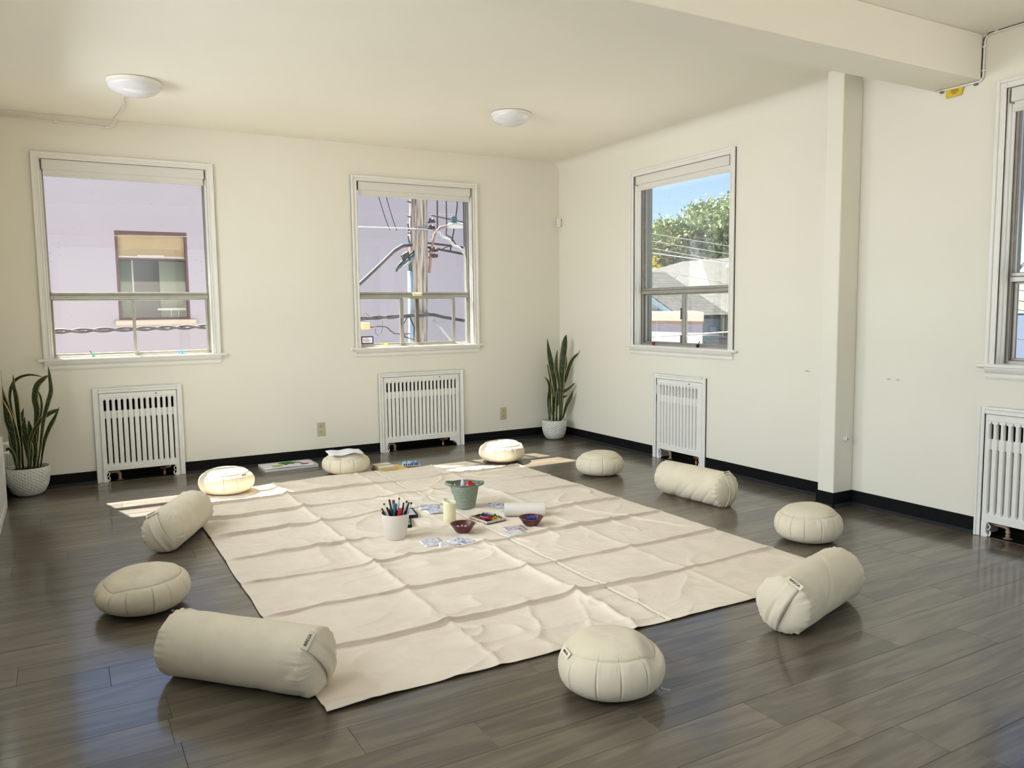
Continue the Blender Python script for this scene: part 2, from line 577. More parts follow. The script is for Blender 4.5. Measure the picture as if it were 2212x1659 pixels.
# radiator niches: near-black backs and floors standing in for shade inside the openings
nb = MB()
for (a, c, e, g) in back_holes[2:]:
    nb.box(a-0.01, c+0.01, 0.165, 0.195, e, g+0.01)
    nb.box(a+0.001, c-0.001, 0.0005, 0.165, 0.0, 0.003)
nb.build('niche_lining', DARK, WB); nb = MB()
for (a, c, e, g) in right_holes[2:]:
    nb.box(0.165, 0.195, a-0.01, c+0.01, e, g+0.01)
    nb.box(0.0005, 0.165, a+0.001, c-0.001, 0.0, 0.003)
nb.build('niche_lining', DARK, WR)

# baseboards
def baseboard(name, segs, toe=True):
    root = empty(name, kind='structure')
    for (ax, c, a, b_, side) in segs:
        mb = MB(); tb = MB()
        t = 0.008
        if ax == 'x':   # runs along x at y=c, projects to -y*side
            mb.box(a, b_, c - t*side, c, 0.0, 0.1, 0.002)
            tb.prism([(c - t*side, 0.0), (c - t*side, 0.022), (c - (t+0.004)*side, 0.02), (c - (t+0.016)*side, 0.005), (c - (t+0.017)*side, 0.0)], 'x', a, b_)
        else:
            mb.box(c - t*side, c, a, b_, 0.0, 0.1, 0.002)
            tb.prism([(c - t*side, 0.0), (c - t*side, 0.022), (c - (t+0.004)*side, 0.02), (c - (t+0.016)*side, 0.005), (c - (t+0.017)*side, 0.0)], 'y', a, b_)
        mb.build('cove_base', BLACK, root)
        tb.build('toe_strip', TOE, root)
    return root
baseboard('baseboard_back', [('x', 0, XL, -4.405, 1), ('x', 0, -3.747, -2.032, 1), ('x', 0, -1.150, 0.0, 1)])
baseboard('baseboard_right', [('y', 0, -1.543, 0.0, 1), ('y', 0, -3.474, -2.207, 1), ('y', 0, -4.436, -3.600, 1), ('y', 0, YN, -5.29, 1),
                              ('y', -0.187, -3.608, -3.466, 1), ('x', -3.600, -0.187, 0.0, 1), ('x', -3.474, -0.187, 0.0, -1)])
baseboard('baseboard_left', [('y', XL, -0.45, 0.0, -1), ('y', XL, YN, -1.5, -1)])

# ------------------------------------------------------------------ floor of planks
floor = MB().box(XL-WT, WT, YN-WT, WT, -0.10, -0.0085).build('floor', DARK)
tag(floor, kind='structure')
PW, PL, PT = 0.18, 1.22, 0.008
Y0 = -0.141
def plank_mesh(length, width):
    b = MB()
    c = 0.0009
    g = 0.0004
    x0, x1, y0, y1 = -length/2+g, length/2-g, -width/2+g, width/2-g
    b.add([(x0,y0,-PT),(x1,y0,-PT),(x1,y1,-PT),(x0,y1,-PT),
           (x0,y0,-c),(x1,y0,-c),(x1,y1,-c),(x0,y1,-c),
           (x0+c,y0+c,0),(x1-c,y0+c,0),(x1-c,y1-c,0),(x0+c,y1-c,0)],
          [(0,3,2,1),(0,1,5,4),(1,2,6,5),(2,3,7,6),(3,0,4,7),(4,5,9,8),(5,6,10,9),(6,7,11,10),(7,4,8,11),(8,9,10,11)])
    return b
known = {20: -4.507, 22: -4.343, 24: -4.338, 25: -2.637, 26: -2.268, 27: -1.78, 28: -2.64}
pm_cache = {}
prnd = random.Random(11)
far = MB()
nplank = 0
for row in range(-1, 51):
    ya = Y0 - PW*row; yb = ya - PW
    ya = min(ya, 0.0)
    wdt = ya - yb
    if wdt < 0.02: continue
    ph = known.get(row, None)
    if ph is None: ph = prnd.uniform(0, PL) - 5.0
    x = ph
    while x > XL: x -= PL
    while x < 0:
        a, c = max(x, XL), min(x+PL, 0.0)
        if c-a > 0.02:
            if yb > -6.55:
                key = (round(c-a, 4), round(wdt, 4))
                if key not in pm_cache:
                    pm_cache[key] = plank_mesh(*key).mesh('plank', WOOD)
                o = bpy.data.objects.new('plank', pm_cache[key])
                COL.objects.link(o)
                o.location = ((a+c)/2, (ya+yb)/2, 0)
                o.parent = floor
                nplank += 1
            elif yb > YN-0.1:
                p = plank_mesh(c-a, wdt)
                far.add([(v[0]+(a+c)/2, v[1]+(ya+yb)/2, v[2]) for v in p.v], p.f)
        x += PL
fo = far.build('plank_field', WOOD, floor); fo['kind'] = 'stuff'

# ------------------------------------------------------------------ windows
REVEAL = mat('outside_grey_paint', (0.13, 0.15, 0.145), 0.7)
def window(name, loc, rz, kind, detail):
    root = empty(name, loc, rz, kind='structure')
    ho = 0.600 if kind != 'b' else 0.592      # half opening
    oc = 0.648 if kind != 'b' else 0.640      # half casing
    zt = 2.565
    # moulded casing: three stepped layers per side
    c = MB()
    for (i0, i1, t) in ((0.0, 1.0, 0.014), (0.62, 1.0, 0.024), (0.0, 0.25, 0.019)):
        a = ho-0.004 + (oc-ho+0.004)*i0; b_ = ho-0.004 + (oc-ho+0.004)*i1
        za = WZ1-0.004 + (zt-WZ1+0.004)*i0; zb = WZ1-0.004 + (zt-WZ1+0.004)*i1
        c.box(-b_, -a, -t, 0, 1.0, zb, 0.003)
        c.box(a, b_, -t, 0, 1.0, zb, 0.003)
        c.box(-a, a, -t, 0, za, zb, 0.003)
    c.build('casing', TRIM, root)
    # inner stop beads on the jamb
    j = MB()
    j.box(-ho, -ho+0.012, 0.0, 0.07, 1.0, WZ1)
    j.box(ho-0.012, ho, 0.0, 0.07, 1.0, WZ1)
    j.box(-ho+0.012, ho-0.012, 0.0, 0.07, WZ1-0.012, WZ1)
    j.box(-ho, -ho+0.018, 0.03, 0.05, 1.0, WZ1-0.01, 0.002)
    j.box(ho-0.018, ho, 0.03, 0.05, 1.0, WZ1-0.01, 0.002)
    j.build('jamb_lining', TRIM, root)
    s = MB()
    s.box(-oc-0.045, oc+0.045, -0.034, 0.0, 0.980, 1.003, 0.006)
    s.box(-ho, ho, 0.0, 0.078, 0.985, 1.003)
    s.build('sill_board', TRIM, root)
    a = MB()
    a.prism([(0, 0.918), (-0.008, 0.918), (-0.012, 0.930), (-0.012, 0.948), (-0.022, 0.960), (-0.030, 0.976), (-0.030, 0.981), (0, 0.981)], 'x', -oc+0.002, oc-0.002)
    a.build('apron', TRIM, root)
    # aluminium frame
    g = 0.078
    for su in (-1, 1):
        MB().box(su*ho, su*(ho-0.004), g+0.051, 0.204, 1.0, WZ1).build('outer_reveal', REVEAL, root)
    MB().box(-ho+0.004, ho-0.004, g+0.051, 0.204, WZ1-0.004, WZ1).build('outer_reveal', REVEAL, root)
    MB().box(-ho+0.004, ho-0.004, g+0.051, 0.225, 0.99, 1.006).build('outer_sill', REVEAL, root)
    f = MB()
    f.box(-ho, -ho+0.026, g, g+0.05, 1.0, WZ1, 0.002)
    f.box(ho-0.026, ho, g, g+0.05, 1.0, WZ1, 0.002)
    f.box(-ho+0.026, ho-0.026, g, g+0.05, WZ1-0.03, WZ1, 0.002)
    f.box(-ho+0.026, ho-0.026, g, g+0.05, 1.0, 1.020, 0.002)
    f.build('outer_frame', ALU, root)
    MB().box(-ho+0.0262, -ho+0.0292, g+0.004, g+0.03, 1.02, WZ1-0.03).build('glazing_gasket', ALUD, root)
    MB().box(ho-0.0292, ho-0.0262, g+0.004, g+0.03, 1.02, WZ1-0.03).build('glazing_gasket', ALUD, root)
    r = MB()
    r.box(-ho+0.022, ho-0.022, g-0.014, g+0.05, 1.462, 1.492, 0.003)
    r.box(-ho+0.022, ho-0.022, g-0.006, g+0.05, 1.492, 1.516, 0.004)
    r.build('meeting_rail', ALU, root)
    MB().box(-ho+0.029, ho-0.029, g+0.020, g+0.024, 1.516, WZ1-0.03).build('upper_pane', GLASS, root)
    def sash(u0, u1, d, m, w=0.020, wl=None, wr=None):
        wl = wl or w; wr = wr or w
        q = MB()
        q.box(u0, u0+wl, d, d+0.018, 1.020, 1.462, 0.002)
        q.box(u1-wr, u1, d, d+0.018, 1.020, 1.462, 0.002)
        q.box(u0+wl, u1-wr, d, d+0.018, 1.020, 1.034, 0.002)
        q.box(u0+wl, u1-wr, d, d+0.018, 1.450, 1.462, 0.002)
        q.build('sliding_sash', m, root)
        MB().box(u0+wl, u1-wr, d+0.007, d+0.011, 1.034, 1.450).build('lower_pane', GLASS, root)
    L_, R_ = -ho+0.029, ho-0.029
    if kind == 'a':     # one fixed light, one sliding sash
        mu = detail
        sash(L_, mu+0.014, g+0.026, ALU, 0.010, wr=0.022)
        sash(mu-0.012, R_, g+0.004, ALU, 0.018, wl=0.024)
    if kind == 'c':
        mu = detail
        sash(L_, mu+0.010, g+0.026, ALU, 0.010, wr=0.018)
        sash(mu-0.022, R_, g+0.004, ALU, 0.014, wl=0.028)
        MB().box(mu-0.028, mu-0.018, g-0.008, g+0.004, 1.235, 1.335, 0.002).build('pull_handle', ALUD, root)
        MB().box(mu-0.028, mu-0.018, g-0.008, g+0.004, 1.03, 1.10, 0.002).build('pull_handle', ALUD, root)
    if kind == 'b':
        sash(L_, -0.113, g+0.026, ALU, 0.008, wr=0.020)
        sash(-0.160, 0.424, g+0.004, ALU, 0.012, wl=0.036, wr=0.032)
        q = MB().box(0.010, 0.048, g+0.026, g+0.044, 1.02, 1.462, 0.002); q.build('mullion', ALUD, root)
        MB().box(0.048, R_, g+0.034, g+0.038, 1.02, 1.462).build('lower_pane', GLASS, root)
        h = MB(); h.box(-0.153, -0.143, g-0.004, g+0.004, 1.20, 1.27, 0.002); h.build('pull_handle', ALUD, root)
        k = MB()
        k.box(-0.035, 0.06, g-0.034, g-0.012, 1.478, 1.508, 0.004)
        k.box(0.0, 0.045, g-0.05, g-0.034, 1.484, 1.502, 0.004)
        k.build('latch', CREAM, root)
        MB().box(-0.14, -0.06, g-0.024, g-0.014, 1.450, 1.462, 0.002).build('catch', CREAM, root)
    return root
W1 = window('window_1', (-4.068, 0, 0), 0, 'a', 0.003)
W2 = window('window_2', (-1.603, 0, 0), 0, 'b', None)
W3 = window('window_3', (0, -1.853, 0), -PI/2, 'c', -0.029)
W4 = window('window_4', (0, -5.108, 0), -PI/2, 'c', -0.029)
W5 = window('window_5', (XL, -1.6, 0), PI/2, 'a', 0.0)  # this and the next two: unseen windows added to admit fill light
W6 = window('window_6', (XL, -3.2, 0), PI/2, 'a', 0.0)
W9 = window('window_9', (XL, -5.2, 0), PI/2, 'a', 0.0)
for i, (a, b_) in enumerate(((-4.7, -2.55), (-2.45, -0.3))):  # unseen rear glazing, added so the rear fill lamp can shine in
    root = empty('window_%d' % (7+i), ((a+b_)/2, YN, 0), PI, kind='structure')
    q = MB(); hw = (b_-a)/2
    q.box(-hw, -hw+0.05, 0.05, 0.12, 0.3, 2.6); q.box(hw-0.05, hw, 0.05, 0.12, 0.3, 2.6)
    q.box(-hw+0.05, hw-0.05, 0.05, 0.12, 0.3, 0.35); q.box(-hw+0.05, hw-0.05, 0.05, 0.12, 2.55, 2.6)
    q.build('outer_frame', ALU, root)
    MB().box(-hw+0.05, hw-0.05, 0.08, 0.085, 0.35, 2.55).build('upper_pane', GLASS, root)

# roller blinds
def blind(loc, rz, ho, label):
    root = empty('roller_blind', loc, rz, label, 'blind', 'white roller blinds rolled up at the window tops')
    c = MB(); c.box(-ho+0.022, ho-0.022, -0.004, 0.06, 2.440, 2.516, 0.003)
    c.build('cassette', BLIND, root)
    f = MB(); f.prism([(0.012, 2.44), (0.012, 2.405), (0.008, 2.398), (0.008, 2.390), (0.022, 2.388), (0.022, 2.398), (0.018, 2.405), (0.018, 2.44)], 'x', -ho+0.035, ho-0.03)
    f.build('hem_bar', BLIND, root)
    MB().box(-ho+0.0185, -ho+0.0215, -0.006, 0.055, 2.436, 2.514).build('end_cap', ALUD, root)
    MB().box(ho-0.0215, ho-0.0185, -0.006, 0.055, 2.436, 2.514).build('end_cap', ALUD, root)
    return root
blind((-4.068, 0, 0), 0, 0.600, 'white roller blind rolled up over the wide left window on the back wall')
blind((-1.603, 0, 0), 0, 0.592, 'white roller blind rolled up over the back wall window showing the utility pole')
blind((0, -1.853, 0), -PI/2, 0.600, 'white roller blind rolled up over the right wall window showing trees')
blind((0, -5.108, 0), -PI/2, 0.600, 'white roller blind over the window beyond the wall column')

# ------------------------------------------------------------------ radiators
def radiator(loc, rz, o0, o1, p0, p1, slots, label, feet, pipes, topz=0.757):
    root = empty('radiator', loc, rz, label, 'radiator', 'white slotted radiator covers set in the walls')
    c = MB()
    for (i0, i1, t) in ((0.0, 1.0, 0.014), (0.6, 1.0, 0.022), (0.0, 0.2, 0.018)):
        for sgn, e, i in ((-1, o0, p0-0.004), (1, o1, p1+0.004)):
            w = abs(e-i)
            a = i + sgn*w*i0; b_ = i + sgn*w*i1
            zt = 0.716 + (topz-0.716)*i1
            c.box(min(a,b_), max(a,b_), -t, 0, 0.0, zt, 0.003)
        za = 0.716 + (topz-0.716)*i0; zb = 0.716 + (topz-0.716)*i1
        c.box(p0-0.004, p1+0.004, -t, 0, za, zb, 0.003)
    c.build('casing', RADI, root)
    n = len(slots)
    pitch = (slots[-1]-slots[0])/(n-1)
    def prof(z):
        def rounded(z, a, b_, w):
            if z <= a or z >= b_: return 0.0
            r = w/2
            d = min(z-a, b_-z)
            return r if d >= r else math.sqrt(max(r*r-(r-d)**2, 0))
        return max(rounded(z, 0.570, 0.660, 0.0165), rounded(z, 0.145, 0.512, 0.0085))
    zs = [0.130, 0.145, 0.1465, 0.149, 0.153, 0.30, 0.504, 0.508, 0.511, 0.512, 0.530, 0.550, 0.570, 0.572, 0.575, 0.579, 0.652, 0.656, 0.6585, 0.660, 0.678]
    # front face steps back in a groove that carries each slot
    def side(z):
        return pitch/2 - prof(z) - 0.0003
    def rib_mesh(halfL, halfR, nameL=None):
        b = MB()
        rows = []
        for z in zs:
            l, r = halfL(z), halfR(z)
            g = 0.0045
            dl = 0.0 if l is None else 0
            gl = (lambda e, isouter: e if isouter else e)(l, False)
            ins = 0.0055 if 0.138 < z < 0.67 else 0.0
            rows.append([(-l, 0.014, z), (-l, -0.000, z), (-(l-ins), -0.008, z), (r-ins, -0.008, z), (r, -0.000, z), (r, 0.014, z)])
        m = 6
        vs = [p for row in rows for p in row]
        fs = []
        for i in range(len(rows)-1):
            for k in range(m-1):
                fs.append((i*m+k, i*m+k+1, (i+1)*m+k+1, (i+1)*m+k))
        b.add(vs, fs)
        return b
    rib = rib_mesh(side, side).mesh('rib', RADI, 35)
    for k in range(n-1):
        o = bpy.data.objects.new('rib', rib); COL.objects.link(o)
        o.location = ((slots[k]+slots[k+1])/2, 0, 0); o.parent = root
    fr = MB()
    cl = slots[0]-pitch/2; cr = slots[-1]+pitch/2
    bl = rib_mesh(lambda z: cl-p0, side); fr.add([(v[0]+cl, v[1], v[2]) for v in bl.v], bl.f)
    br = rib_mesh(side, lambda z: p1-cr); fr.add([(v[0]+cr, v[1], v[2]) for v in br.v], br.f)
    fr.box(p0, p1, -0.010, 0.014, 0.675, 0.714, 0.003)
    fr.box(p0, p1, -0.010, 0.014, 0.088, 0.135, 0.003)
    fr.box(p0, p0+0.016, -0.006, 0.014, 0.135, 0.675)
    fr.box(p1-0.016, p1, -0.006, 0.014, 0.135, 0.675)
    # cast feet
    for (a, sg, kind) in ((p0, 1, feet[0]), (p1, -1, feet[1])):
        if kind == 'leg':
            fr.prism([(a, 0.0), (a, 0.090), (a+sg*0.040, 0.090), (a+sg*0.030, 0.080), (a+sg*0.026, 0.05), (a+sg*0.027, 0.03), (a+sg*0.038, 0.012), (a+sg*0.034, 0.0)], 'y', -0.009, 0.012)
            fr.tube([(a+sg*0.030, 0.004, 0.080), (a+sg*0.047, 0.004, 0.062), (a+sg*0.040, 0.004, 0.045), (a+sg*0.030, 0.004, 0.040)], 0.004, 6)
            fr.tube([(a+sg*0.045, 0.004, 0.036), (a+sg*0.047, 0.004, 0.018), (a+sg*0.040, 0.004, 0.004)], 0.005, 6)
        else:
            pts = [(a, 0.0), (a, 0.090), (a+sg*0.105, 0.090), (a+sg*0.105, 0.055)]
            for q in range(9):
                an = PI/2*q/8
                pts.append((a+sg*(0.105-0.075*math.sin(an)), 0.055*math.cos(an)))
            fr.prism(pts, 'y', -0.009, 0.012)
    fr.build('cover_panel', RADI, root, smooth=35)
    kb = MB().lathe([(0.0035, 0), (0.006, 0.002), (0.006, 0.006), (0.003, 0.009)], 10)
    ko = kb.build('latch_screw', ALUD, root, smooth=40); ko.rotation_euler = (PI/2, 0, 0); ko.location = (p0+(p1-p0)*0.73, -0.010, 0.694)
    # cast iron sections behind the slots
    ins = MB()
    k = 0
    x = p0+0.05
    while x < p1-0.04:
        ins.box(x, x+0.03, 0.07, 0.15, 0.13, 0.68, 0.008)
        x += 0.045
    ins.build('heating_sections', DARK, root)['kind'] = 'stuff'  # near-black colour stands in for shade behind the slots
    if pipes:
        pb = MB()
        xa = p0+0.052
        pb.tube([(xa-0.03, 0.05, 0.066), (xa+0.045, 0.05, 0.068)], 0.0085, 10)
        pb.tube([(xa+0.040, 0.05, 0.068), (xa+0.048, 0.05, 0.068)], 0.0125, 10)
        pb.tube([(xa+0.045, 0.05, 0.068), (xa+0.060, 0.05, 0.066), (xa+0.068, 0.05, 0.055), (xa+0.069, 0.05, 0.040)], 0.0115, 10)
        pb.tube([(xa+0.069, 0.05, 0.044), (xa+0.069, 0.05, 0.036)], 0.0145, 10)
        pb.tube([(xa+0.069, 0.05, 0.036), (xa+0.069, 0.05, 0.0)], 0.009, 10)
        pb.lathe([(0.013, 0.026), (0.013, 0.012), (0.010, 0.008), (0.026, 0.003), (0.028, 0.0)], 14, xa+0.069, 0.05, 0)
        pb.build('return_pipe', BRASS, root, smooth=40)
        xb = p1-0.115 if feet[1] == 'leg' else p1-0.165
        vb = MB()
        vb.tube([(xb-0.014, 0.04, 0.063), (xb+0.014, 0.04, 0.065)], 0.007, 8)
        vb.tube([(xb, 0.04, 0.070), (xb, 0.04, 0.036)], 0.009, 8)
        vb.tube([(xb-0.013, 0.04, 0.068), (xb+0.013, 0.04, 0.070)], 0.004, 6)
        vb.build('valve', REDV, root, smooth=40)
        vc = MB()
        vc.tube([(xb, 0.04, 0.037), (xb, 0.04, 0.008)], 0.0085, 8)
        vc.tube([(xb, 0.04, 0.030), (xb, 0.04, 0.024)], 0.0125, 6)
        vc.build('valve_stem', BRASS, root, smooth=40)
        MB().tube([(xb-0.030, 0.04, 0.064), (xb-0.014, 0.04, 0.064)], 0.004, 6).build('valve_lever', BRASS, root, smooth=40)
        MB().tube([(xb+0.012, 0.04, 0.067), (xb+0.050, 0.04, 0.070)], 0.008, 8).build('supply_pipe', BRASS, root, smooth=40)
    return root
def lin(a, b_, n): return [a+(b_-a)*k/(n-1) for k in range(n)]
radiator((-4.075, 0, 0), 0, -0.328, 0.328, -0.284, 0.286, lin(-0.244, 0.254, 13),
         'white slotted radiator cover beside the tall snake plant', ('leg', 'leg'), True)
radiator((-1.592, 0, 0), 0, -0.440, 0.440, -0.392, 0.398, lin(-0.351, 0.358, 19),
         'wide white radiator cover below the window showing the utility pole', ('leg', 'bracket'), True, topz=0.752)
radiator((0, -1.875, 0), -PI/2, -0.330, 0.332, -0.288, 0.288, lin(-0.278+0.0, 0.212, 13),
         'white radiator cover on the right wall below the window showing trees', ('leg', 'leg'), True)
radiator((0, -4.87, 0), -PI/2, -0.432, 0.432, -0.394, 0.394, lin(-0.361, 0.361, 19),
         'white radiator cover on the right wall beyond the wall column', ('leg', 'leg'), True)
r5 = empty('radiator', (XL, -0.97, 0), PI/2, 'sliver of a white radiator cover on the left wall behind the tall snake plant', 'radiator', 'white slotted radiator covers set in the walls')
b = MB(); b.box(-0.50, 0.44, -0.035, 0, 0.0, 0.06, 0.004); b.box(-0.50, 0.44, -0.035, 0.0, 0.40, 0.50, 0.004); b.box(-0.50, -0.42, -0.035, 0, 0.06, 0.40, 0.004); b.box(0.36, 0.44, -0.035, 0, 0.06, 0.40, 0.004)
for k in range(14): b.box(-0.40+k*0.055, -0.375+k*0.055, -0.03, 0, 0.06, 0.40)
b.build('cover_panel', RADI, r5)
b = MB()
for z in (0.45, 0.385):
    b = MB(); b.tube([(0.43, -0.035, z), (0.43, -0.060, z)], 0.010, 10); b.tube([(0.43, -0.056, z), (0.43, -0.068, z)], 0.016, 12)
    b.build('bleed_knob', PLAST, r5, smooth=40)

# ------------------------------------------------------------------ outside
STUCCO = mat('pink_grey_stucco', (0.33, 0.325, 0.385), 0.9, spec=0.1, var=0.03, vscale=0.7, bump=0.2, bscale=20)
FACADE = mat('own_facade', (0.36, 0.33, 0.31), 0.9, spec=0.1, var=0.04, vscale=0.6)
BROWN = mat('brown_window_frame', (0.09, 0.05, 0.055), 0.5)
ASPH = mat('asphalt', (0.22, 0.215, 0.21), 0.9, var=0.2, vscale=1.0)
GREYW = mat('weathered_window', (0.30, 0.33, 0.36), 0.4)
TAN = mat('tan_shade', (0.46, 0.37, 0.24), 0.8, var=0.06, vscale=3)
g = MB().box(-40, 70, -40, 80, -3.7, -3.6).build('ground', ASPH); g['kind'] = 'structure'
# own building around the room: facade below and above, floor slab, roof
fc = MB()
fc.box(XL-WT, WT, -0.02, WT, -3.6, -0.05); fc.box(XL-WT, WT, 0.0, WT, 3.05, 5.2)
fc.box(0, WT, YN-WT, -0.02, -3.6, -0.05); fc.box(0, WT, YN-WT, 0.0, 3.05, 5.2)
fc.box(XL-WT-9, XL-WT, -0.0, WT, -3.6, 5.2)
ext = fc.build('wall_exterior', FACADE); ext['kind'] = 'structure'

MB().box(XL-WT-9, 2.5, WT, 1.211, 3.30, 3.42).build('unseen_roof_eave', GREYW, ext)
MB().box(XL-WT-0.75, XL-WT, YN-WT, 0.0, 3.30, 3.42).build('unseen_roof_eave', GREYW, ext)  # unseen overhang added to keep direct sun out of the left windows
nbld = empty('apartment_building', (-6, 5.5, -3.6), 0, 'pinkish grey rendered building seen through the two back wall windows', 'building')
wz = -3.6+3.6
b = MB()
H = 3.5+3.6
wx0, wx1, wza, wzb = -3.855+6, -2.905+6, 1.25+3.6, 2.505+3.6
b.box(-8, wx0, 0, 8, 0, H); b.box(wx1, 8.0, 0, 8, 0, H)
b.box(wx0, wx1, 0, 8, 0, wza); b.box(wx0, wx1, 0, 8, wzb, H)
b.box(wx0, wx1, 0.9, 8, wza, wzb)
b.build('wall', STUCCO, nbld)
MB().box(-8.05, 8.05, -0.05, 8.05, H, H+0.02).build('parapet_cap', GREYW, nbld)
MB().box(wx0-0.05, wx1+0.07, -0.07, 0.02, wza-0.08, wza-0.005, 0.01).build('window_ledge', mat('ledge_stone', (0.50, 0.42, 0.36), 0.8), nbld)
wf = MB()
wf.box(wx0, wx0+0.035, 0.0, 0.06, wza, wzb); wf.box(wx1-0.035, wx1, 0.0, 0.06, wza, wzb)
wf.box(wx0+0.035, wx1-0.035, 0.0, 0.06, wzb-0.045, wzb); wf.box(wx0+0.035, wx1-0.035, 0.0, 0.06, wza, wza+0.03)
wf.box(wx0+0.035, wx1-0.035, 0.01, 0.05, wza+0.85, wza+0.875)
wfo = wf.build('window', BROWN, nbld)
MB().box(wx0+0.035, wx1-0.035, 0.035, 0.04, wza+0.03, wzb-0.045).build('pane', GLASS, wfo)
sh = MB(); sh.box(wx0+0.035, wx1-0.035, 0.07, 0.08, wza+0.90, wzb-0.04)
for k in range(9): sh.box(wx0+0.037, wx1-0.037, 0.064, 0.07, wza+0.905+k*0.012, wza+0.911+k*0.012)
sh.box(wx0+0.30, wx0+0.55, 0.060, 0.07, wzb-0.10, wzb-0.075)
sh.build('pleated_shade', TAN, nbld)
ws = MB(); ws.box(wx0+0.035, wx1-0.035, 0.062, 0.082, wza+0.868, wza+0.905); ws.box(wx0+0.28, wx0+0.64, 0.058, 0.08, wza+0.9, wza+0.925, 0.01)
ws.build('shade_rail', PLAST, nbld)
rm = MB(); rm.box(wx0+0.02, wx0+0.22, 0.5, 0.56, wza, wza+0.86); rm.box(wx0+0.60, wx1, 0.45, 0.5, wza, wza+0.86)
rm.build('room_partition', mat('interior_green_grey', (0.25, 0.30, 0.26), 0.8), nbld)['kind'] = 'stuff'
rm = MB(); rm.box(wx0+0.215, wx0+0.24, 0.3, 0.34, wza, wza+0.86); rm.box(wx0+0.52, wx1-0.04, 0.12, 0.14, wza+0.13, wza+0.16); rm.box(wx0+0.70, wx0+0.71, 0.12, 0.14, wza+0.03, wza+0.13)
rm.box(wx0+0.80, wx0+0.81, 0.12, 0.14, wza+0.03, wza+0.13)
rm.build('interior_railing', mat('interior_pale', (0.45, 0.50, 0.50), 0.6), nbld)['kind'] = 'stuff'

# low flat parapet building and houses beyond the right wall window
CORN = mat('cream_cornice', (0.40, 0.35, 0.28), 0.8)
LILAC = mat('lilac_render', (0.42, 0.40, 0.46), 0.9)
ROOF = mat('grey_shingle', (0.36, 0.37, 0.345), 0.9, spec=0.1)
def shingle(m):
    n = m.node_tree; N, L = n.nodes, n.links
    b = N['Principled BSDF']
    tc = N.new('ShaderNodeTexCoord')
    br = N.new('ShaderNodeTexBrick')
    br.inputs['Scale'].default_value = 1.0
    br.inputs['Brick Width'].default_value = 0.55
    br.inputs['Row Height'].default_value = 0.20
    br.inputs['Mortar Size'].default_value = 0.018
    br.inputs['Color1'].default_value = (0.088, 0.093, 0.084, 1)
    br.inputs['Color2'].default_value = (0.070, 0.073, 0.068, 1)
    br.inputs['Mortar'].default_value = (0.035, 0.037, 0.04, 1)
    L.new(tc.outputs['UV'], br.inputs['Vector'])
    L.new(br.outputs['Color'], b.inputs['Base Color'])
shingle(ROOF)
BLUEG = mat('blue_grey_siding', (0.40, 0.46, 0.60), 0.8)
TEAL = mat('teal_trim', (0.07, 0.13, 0.17), 0.6)
TEALW = mat('gable_teal', (0.20, 0.29, 0.34), 0.7)
WFR = mat('white_window_frame', (0.75, 0.78, 0.80), 0.5)
DGL = mat('dark_glass', (0.10, 0.13, 0.13), 0.15, spec=0.6)
SGL = mat('curtained_glass', (0.42, 0.50, 0.40), 0.3, var=0.2, vscale=5)

lb = empty('low_building', (9, 7.45, -3.6), 0, 'low lilac building with a cream cornice seen through the right wall window', 'building')
b = MB(); b.prism([(0, 0), (4.3, 5.4), (4.3, 9), (0, 9)], 'z', 0, 4.55); b.build('wall', LILAC, lb)
b = MB(); b.prism([(-0.06, -0.10), (4.33, 5.32), (4.33, 9.05), (-0.06, 9.05)], 'z', 4.58, 4.80); b.build('cornice', CORN, lb)
b = MB(); b.prism([(-0.03, -0.05), (4.31, 5.37), (4.31, 9.03), (-0.03, 9.03)], 'z', 4.50, 4.58); b.build('cornice_band', mat('tan_band', (0.40, 0.28, 0.19), 0.8), lb)

def roof_plane(pts, name, parent):
    # pts: eave0, eave1, ridge1, ridge0 ; uv in metres
    P = [Vector(p) for p in pts]
    ex = (P[1]-P[0]).normalized()
    nrm = ex.cross(P[3]-P[0]).normalized()
    ey = nrm.cross(ex)
    me = bpy.data.meshes.new(name)
    th = Vector((0, 0, -0.12))
    vs = P + [p+th for p in P]
    me.from_pydata([tuple(v) for v in vs], [], [(0,1,2,3), (7,6,5,4), (0,4,5,1), (1,5,6,2), (2,6,7,3), (3,7,4,0)])
    uvl = me.uv_layers.new(name='UVMap')
    for l in me.loops:
        p = vs[l.vertex_index]-P[0]
        uvl.data[l.index].uv = (p.dot(ex), p.dot(ey))
    me.materials.append(ROOF)
    o = bpy.data.objects.new(name, me); COL.objects.link(o); o.parent = parent
    return o
hs = empty('grey_house', (14, 0, -3.6), 0, 'blue grey house with a broad shingled roof behind the low lilac building', 'house')
b = MB(); b.box(0, 9, 4.0, 26, 0, 4.62); b.build('wall', BLUEG, hs)
b = MB(); b.box(-0.45, -0.40, 3.6, 26.4, 4.56, 4.74); b.build('gutter', TEAL, hs)
roof_plane([(-0.42, 3.6, 4.74), (-0.42, 26.5, 4.74), (6.0, 20.5, 6.95), (6.0, 5.0, 6.95)], 'roof', hs)
roof_plane([(-0.2, 16.4, 4.95), (-0.2, 28.5, 4.95), (4.5, 28.5, 6.42), (4.5, 18.7, 6.42)], 'lower_roof', hs)
wn = MB(); wn.box(-0.06, 0.0, 10.8, 12.12, 3.86, 4.62); wn.build('window_surround', mat('slate_trim', (0.16, 0.20, 0.28), 0.6), hs)
wn = MB()
wn.box(-0.10, -0.05, 10.85, 12.03, 3.93, 3.97); wn.box(-0.10, -0.05, 10.85, 12.03, 4.58, 4.62); wn.box(-0.10, -0.05, 11.99, 12.03, 3.97, 4.58); wn.box(-0.10, -0.05, 11.74, 11.78, 3.97, 4.58)
